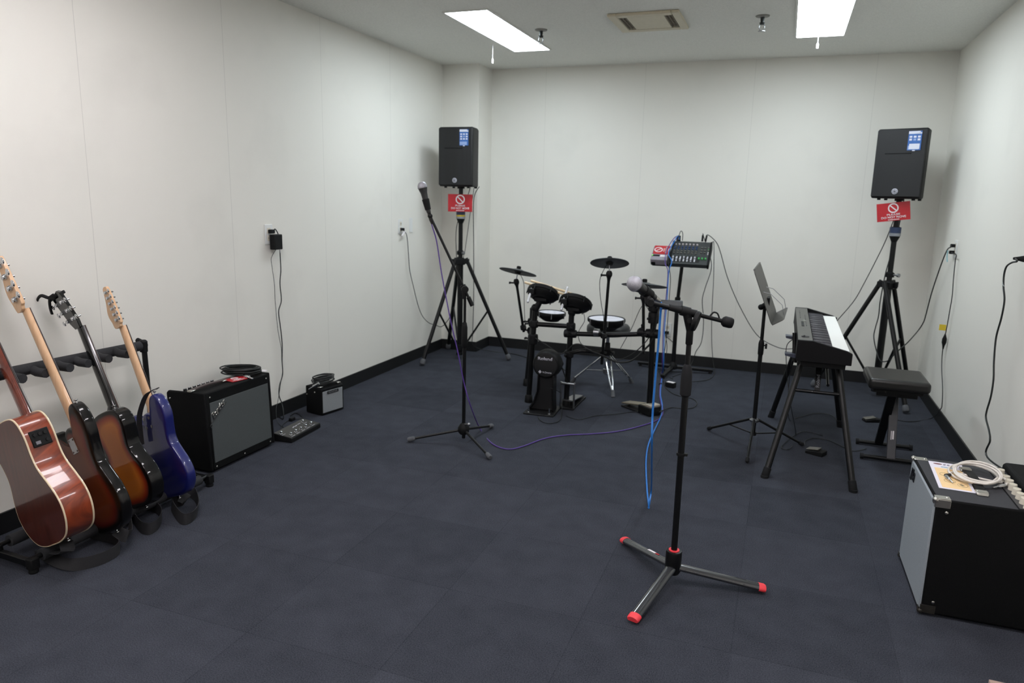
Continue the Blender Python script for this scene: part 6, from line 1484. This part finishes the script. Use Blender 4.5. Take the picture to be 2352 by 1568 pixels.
pts = [bk2, bk2+Vector((0.0, 0.01, 0.055)), bk2+Vector((0.006, 0.035, 0.035)), Vector((2.395, -0.105, 0.90)), Vp(1620, 660, (2.37, -0.10, 0)), Vp(1613, 690, (2.35, -0.09, 0)), Vp(1616, 740, (2.36, -0.08, 0)), Vp(1611, 785, (2.35, -0.07, 0)), Vp(1598, 808, (2.31, -0.06, 0)), Vp(1591, 830, (2.28, -0.06, 0)), Zp(1575, 852, 0.005), Zp(1545, 865, 0.005)]
t = cord('mixer_cable', pts, 0.0032, M_CABLE, 'wavy black cable hanging from the mixing desk down the back wall', 'cable')
MB().cyl(bk2, bk2+Vector((0, 0.008, 0.05)), 0.0085, 0.007, 10).obj('plug', M_BLACKM, t)
bk3 = FX @ Vector((0.150, 0.140, 0.05))
pts = [bk3, bk3+Vector((0.015, 0.02, 0.0)), Vp(1639, 640, (2.43, -0.12, 0)), Vp(1635, 720, (2.42, -0.08, 0)), Vp(1635, 790, (2.42, -0.06, 0)), Vp(1638, 830, (2.43, -0.05, 0)), Zp(1641, 858, 0.005), Zp(1625, 872, 0.005), Zp(1590, 876, 0.005)]
cord('mixer_cable', pts, 0.0026, M_CABLE, 'straight thin black cable hanging from the right end of the mixing desk', 'cable')
for k, (px, a_, lab) in enumerate(((1535, (1548, 790), 'black cord from the low outlet to the mixer stand foot'), (1531, (1532, 800), 'second black cord dropping straight from the low outlet'))):
    s0 = FB_(o6) @ Vector((-0.01+0.018*k, -0.022, 0.03))
    pts = [s0, s0+Vector((0.01 if k == 0 else -0.01, -0.02, -0.03)), Vp(a_[0], a_[1], (2.10, -0.05, 0)), Zp(1560-35*k, 832+6*k, 0.005), Zp(1575-60*k, 845+8*k, 0.005)]
    t = cord('mains_cable', pts, 0.003, M_CABLE, lab)
    MB(FB_(o6)).box((-0.01+0.018*k, -0.022, 0.022), (0.015, 0.022, 0.028)).obj('plug', M_BLACKM, t, bevel=0.003)

# right wall cords
RW = lambda d, *pp: [Xp(a, b, W-d) for a, b in pp]
pts = [FR_(o4) @ Vector((0, 0.022, 0.035))]+RW(0.045, (2184, 567), (2175, 575), (2160, 612), (2140, 672), (2126, 725), (2120, 742))+[Xp(2108, 760, 3.95), Vp(2085, 786, (3.86, -0.62, 0)), Vp(2060, 808, (3.80, -0.66, 0)), Vp(2048, 820, (3.76, -0.66, 0)), Vp(2038, 829, (3.73, -0.62, 0)), Vp(2022, 828, (3.69, -0.58, 0)), Vp(2013, 805, (3.66, -0.52, 0)), Vp(2007, 775, (3.64, -0.50, 0)), Vp(2010, 755, (3.64, -0.48, 0)), Vp(2018, 725, (3.66, -0.46, 0)), Vp(2022, 690, (3.667, -0.455, 0)), Vector((3.665, -0.44, 0.95)), Vector((3.71, -0.395, 1.2)), Vector((3.735, -0.33, 1.42)), Vector((3.735, -0.325, 1.475))]
t = cord('mains_cable', pts, 0.0040, M_CABLE, 'black cord looping from the right wall outlet around the right speaker stand')
plug(t, FR_(o4) @ T(0, 0.022, 0)); q = Xp(2177, 575, W-0.045)
MB().tube([q, q+Vector((0, 0.0, -0.04)), q+Vector((0.004, -0.012, -0.075))], 0.004, 8).obj('cable_tie', mat('pale_teal_tie', (150, 190, 196), 0.5), t)
pts = [FR_(o4) @ Vector((0, -0.022, 0.030))]+RW(0.022, (2196, 585), (2194, 600), (2190, 640), (2187, 680), (2182, 710), (2176, 745), (2170, 775), (2164, 815), (2163, 850), (2165, 890), (2164, 925), (2160, 940))+[Zp(2140, 960, 0.006), Zp(2090, 968, 0.006), Zp(2040, 960, 0.006), Zp(2012, 962, 0.012)]
t = cord('mains_cable', pts, 0.0030, M_CABLE, 'black extension cord with a yellow tag hanging on the right wall')
plug(t, FR_(o4) @ T(0, -0.022, 0), 0.03)
q = Xp(2167, 752, W-0.022); FY = facing(q); MB(FY).box((-0.004, 0, 0), (0.042, 0.040, 0.0015)).obj('yellow_tag', mat('yellow_tag', (214, 188, 50), 0.45, var=0.04), t)
MB(FY).box((0.020, 0, 0.0004), (0.010, 0.040, 0.0018)).obj('white_tag', M_PRINT, t)
q0, q1 = Xp(2171, 768, W-0.022), Xp(2166, 800, W-0.022)
MB().lathe(q0, q1-q0, [(0.003, -0.006), (0.008, 0.012), (0.014, 0.030), (0.014, 0.055), (0.008, 0.075), (0.004, 0.10)], 14).obj('connector', M_BLACKM, t)
pts = [FR_(o5) @ Vector((0.0, 0.022, 0.062))]+RW(0.070, (2336, 600), (2324, 603), (2312, 612), (2306, 632), (2305, 660), (2307, 690), (2300, 730), (2288, 775), (2283, 830), (2282, 870), (2276, 910), (2266, 945), (2265, 962), (2272, 990), (2274, 1012), (2268, 1050))+[Vector((3.955, -3.0, 0.30)), Vector((3.93, -3.15, 0.15))]
t = cord('mains_cable', pts, 0.0042, M_CABLE, 'thick black cord running down the right wall to the big foreground amplifier')
MB(FR_(o5)).lathe((0, 0.022, 0.008), (0, 0, 1), [(0.014, 0), (0.015, 0.02), (0.010, 0.040), (0.0055, 0.062), (0, 0.063)], 12).obj('plug', M_BLACKM, t)
q = Xp(2306, 636, W-0.068); MB().tube([q, q+Vector((-0.006, -0.02, -0.03)), q+Vector((-0.006, -0.05, -0.04))], 0.002, 6).obj('cable_tie', mat('grey_tie', (150, 156, 156), 0.5), t)

# microphone cables
hb = FX @ Vector((-0.150, 0.13, 0.09))
mf = FX @ Vector((-0.165, -0.150, 0.055))
def xlr(t, p, u):
    MB().lathe(p, u, [(0, -0.004), (0.0095, -0.003), (0.0095, 0.020), (0.0085, 0.040), (0.006, 0.055), (0.0045, 0.070), (0, 0.071)], 14).obj('connector', M_STEEL if t.name.startswith('blue') else M_BLACKM, t)
e0 = MIC2_TAIL+MIC2_U*0.041
pts = [e0, e0+MIC2_U*0.010+Vector((0, 0, -0.010)), Vp(1517, 722, B1, 0.105), Vp(1513, 780, B1, 0.12), Vp(1506, 860, B1, 0.14), Vp(1499, 950, B1, 0.15), Vp(1497, 1030, B1, 0.17)]
lp = Zp(1489.5, 1165, 0.006)
fl = [lp+Vector((0.006, 0.010, 0.10)), lp+Vector((0.003, 0.004, 0.03)), lp, lp+Vector((-0.002, 0.02, 0.0)), Zp(1486, 1120, 0.006), Zp(1484, 1060, 0.006), Zp(1489, 1022, 0.006), Zp(1502, 990, 0.006), Zp(1518, 955, 0.006), Zp(1521, 930, 0.006), Zp(1517, 905, 0.006), Zp(1519, 880, 0.006), Zp(1522, 858, 0.006)]
fb = Vector((2.075, -0.62, 0.25))
rise = [Vp(1524, 835, (2.08, -0.60, 0)), Vp(1526, 760, (2.07, -0.56, 0)), Vp(1532, 690, (2.07, -0.53, 0)), Vp(1536, 625, (2.07, -0.515, 0)), Vp(1543, 600, (2.08, -0.47, 0))]
over = [FX @ Vector((-0.166, -0.06, 0.085)), FX @ Vector((-0.135, 0.08, 0.115)), FX @ Vector((-0.115, 0.13, 0.125)), FX @ Vector((-0.108, 0.142, 0.07))]
t = cord('microphone_cable', pts+fl+rise+over, 0.0042, M_BLUE, 'bright blue microphone cable from the near stand along the carpet to the mixing desk', 'cable', None)
MB().lathe(MIC2_TAIL, MIC2_U, [(0, -0.002), (0.0098, -0.001), (0.0098, 0.016), (0.009, 0.028), (0.0065, 0.036), (0.0045, 0.042), (0, 0.043)], 16).obj('connector', M_NICK, t)
MB().cyl(over[-1]-Vector((0, 0, 0.01)), over[-1]+Vector((0, 0, 0.04)), 0.0095, 0.008, 10).obj('desk_connector', M_BLACKM, t)
for a_ in ((1519, 882), (1521, 945)):
    q = Zp(*a_, 0.007); MB().lathe(q+Vector((-0.01, -0.01, 0)), (0.3, 1, 0), [(0.0, 0), (0.009, 0), (0.009, 0.02), (0, 0.02)], 10).obj('cable_tie', M_BLACKM, t)
e0 = MIC1_TAIL+MIC1_U*0.062
off = Vector((0.010, 0.004, 0))
pts = [e0, e0+MIC1_U*0.02, Vp(1003, 555, B0, 0.0), Vp(1013, 620, B0, -0.01), Vp(1024, 680, B0, -0.03), Vp(1037, 745, B0, -0.05), Vp(1052, 810, B0, -0.06), Vp(1066, 880, B0, -0.06), Vp(1082, 935, B0, -0.05), Zp(1103, 985, 0.010), Zp(1130, 1018, 0.006), Zp(1165, 1031, 0.006), Zp(1200, 1025, 0.006), Zp(1250, 1007, 0.006), Zp(1300, 999, 0.006), Zp(1360, 996, 0.006), Zp(1420, 990, 0.006), Zp(1475, 977, 0.006), Zp(1512, 963, 0.006), Zp(1523, 945, 0.006), Zp(1518, 925, 0.007), Zp(1515, 905, 0.007), Zp(1517, 880, 0.007), Zp(1520, 858, 0.007)]
rise2 = [p+Vector((-0.009, -0.004, 0)) for p in rise[:3]]+[Vp(1534, 625, (2.06, -0.52, 0)), FX @ Vector((-0.178, -0.150, 0.05)), FX @ Vector((-0.186, -0.05, 0.085)), FX @ Vector((-0.168, 0.06, 0.098)), FX @ Vector((-0.135, 0.125, 0.118)), FX @ Vector((-0.126, 0.140, 0.07))]
t = cord('microphone_cable', pts+rise2, 0.0034, M_PURPLE, 'purple microphone cable from the tall stand curving over the carpet to the mixing desk', 'cable', None)
MB().lathe(MIC1_TAIL, MIC1_U, [(0, -0.002), (0.0095, -0.001), (0.0095, 0.018), (0.009, 0.038), (0.006, 0.054), (0.004, 0.064), (0, 0.065)], 14).obj('connector', M_DIRT, t)
MB().cyl(rise2[-1]-Vector((0, 0, 0.01)), rise2[-1]+Vector((0, 0, 0.04)), 0.0095, 0.008, 10).obj('desk_connector', M_BLACKM, t)
g0 = FX @ Vector((-0.085, 0.142, 0.07))
pts = [g0, g0+Vector((0, -0.01, 0.06)), g0+Vector((-0.015, -0.04, 0.075)), FX @ Vector((-0.12, 0.08, 0.105)), FX @ Vector((-0.158, -0.06, 0.075)), FX @ Vector((-0.150, -0.156, 0.045)), Vp(1540, 640, (2.10, -0.50, 0)), Vp(1536, 700, (2.09, -0.50, 0)), Vp(1530, 780, (2.08, -0.50, 0)), Vp(1524, 825, (2.08, -0.50, 0)), Zp(1528, 858, 0.006), Zp(1545, 870, 0.006)]
cord('mixer_cable', pts, 0.0030, M_CABLE, 'dark cable running beside the blue one down the front of the mixer stand', 'cable')

# leads on the carpet
cord('pedal_cable', [hp1+Vector((0.03, 0.0, 0.03)), Zp(1540, 936, 0.005), Zp(1570, 938, 0.005), Zp(1592, 936, 0.005), Zp(1601, 926, 0.005), Zp(1592, 916, 0.005), Zp(1565, 910, 0.005), Zp(1545, 903, 0.005), Zp(1530, 890, 0.005), Zp(1522, 870, 0.005), Zp(1512, 850, 0.005)], 0.003, M_CABLE, 'black cable looping on the carpet right of the hi-hat pedal')
cord('pedal_cable', [Vector((1.60, -1.97, 0.20)), Zp(1289, 905, 0.05), Zp(1290, 950, 0.006), Zp(1284, 966, 0.006), Zp(1262, 972, 0.006), Zp(1242, 966, 0.006), Zp(1236, 956, 0.008)], 0.0026, M_CABLE, 'thin black cable looping on the carpet in front of the kick drum tower')
cord('pedal_cable', [Zp(1300, 955, 0.005), Zp(1330, 963, 0.005), Zp(1365, 955, 0.005), Zp(1410, 951, 0.005), Zp(1460, 945, 0.005), hp0.lerp(hp1, 0.75)+Vector((-0.02, -0.07, 0.01))], 0.0022, M_CABLE, 'thin black cable on the carpet between the kick tower and the hi-hat pedal')
t = cord('pedal_cable', [Zp(1848, 1022, 0.02), Zp(1850, 1012, 0.006), Zp(1870, 1006, 0.006), Zp(1900, 1010, 0.006), Zp(1925, 1020, 0.006), Zp(1960, 1035, 0.006), Zp(1990, 1030, 0.006)], 0.0025, M_CABLE, 'thin black cable arching over the carpet behind the sustain pedal')
cord('piano_cable', [Vector((3.056, -1.95, 0.66)), Yp(1812, 786, -2.1), Yp(1806, 800, -2.1), Yp(1806, 830, -2.12), Yp(1808, 870, -2.1), Yp(1818, 940, -2.1), Zp(1828, 1000, 0.006), Zp(1815, 1030, 0.006), Zp(1795, 1025, 0.006), Zp(1840, 992, 0.006), Zp(1890, 1000, 0.006)], 0.0022, M_CABLE, 'thin black cable dropping behind the digital piano to the carpet')
cord('piano_cable', [Vector((3.075, -1.7, 0.64)), Vector((3.05, -1.75, 0.4)), Zp(1812, 960, 0.03), Zp(1835, 958, 0.006), Zp(1870, 949, 0.006), Zp(1905, 952, 0.006), Zp(1925, 965, 0.006)], 0.0022, M_CABLE, 'faint black cable curving on the carpet between the rear piano stand legs')
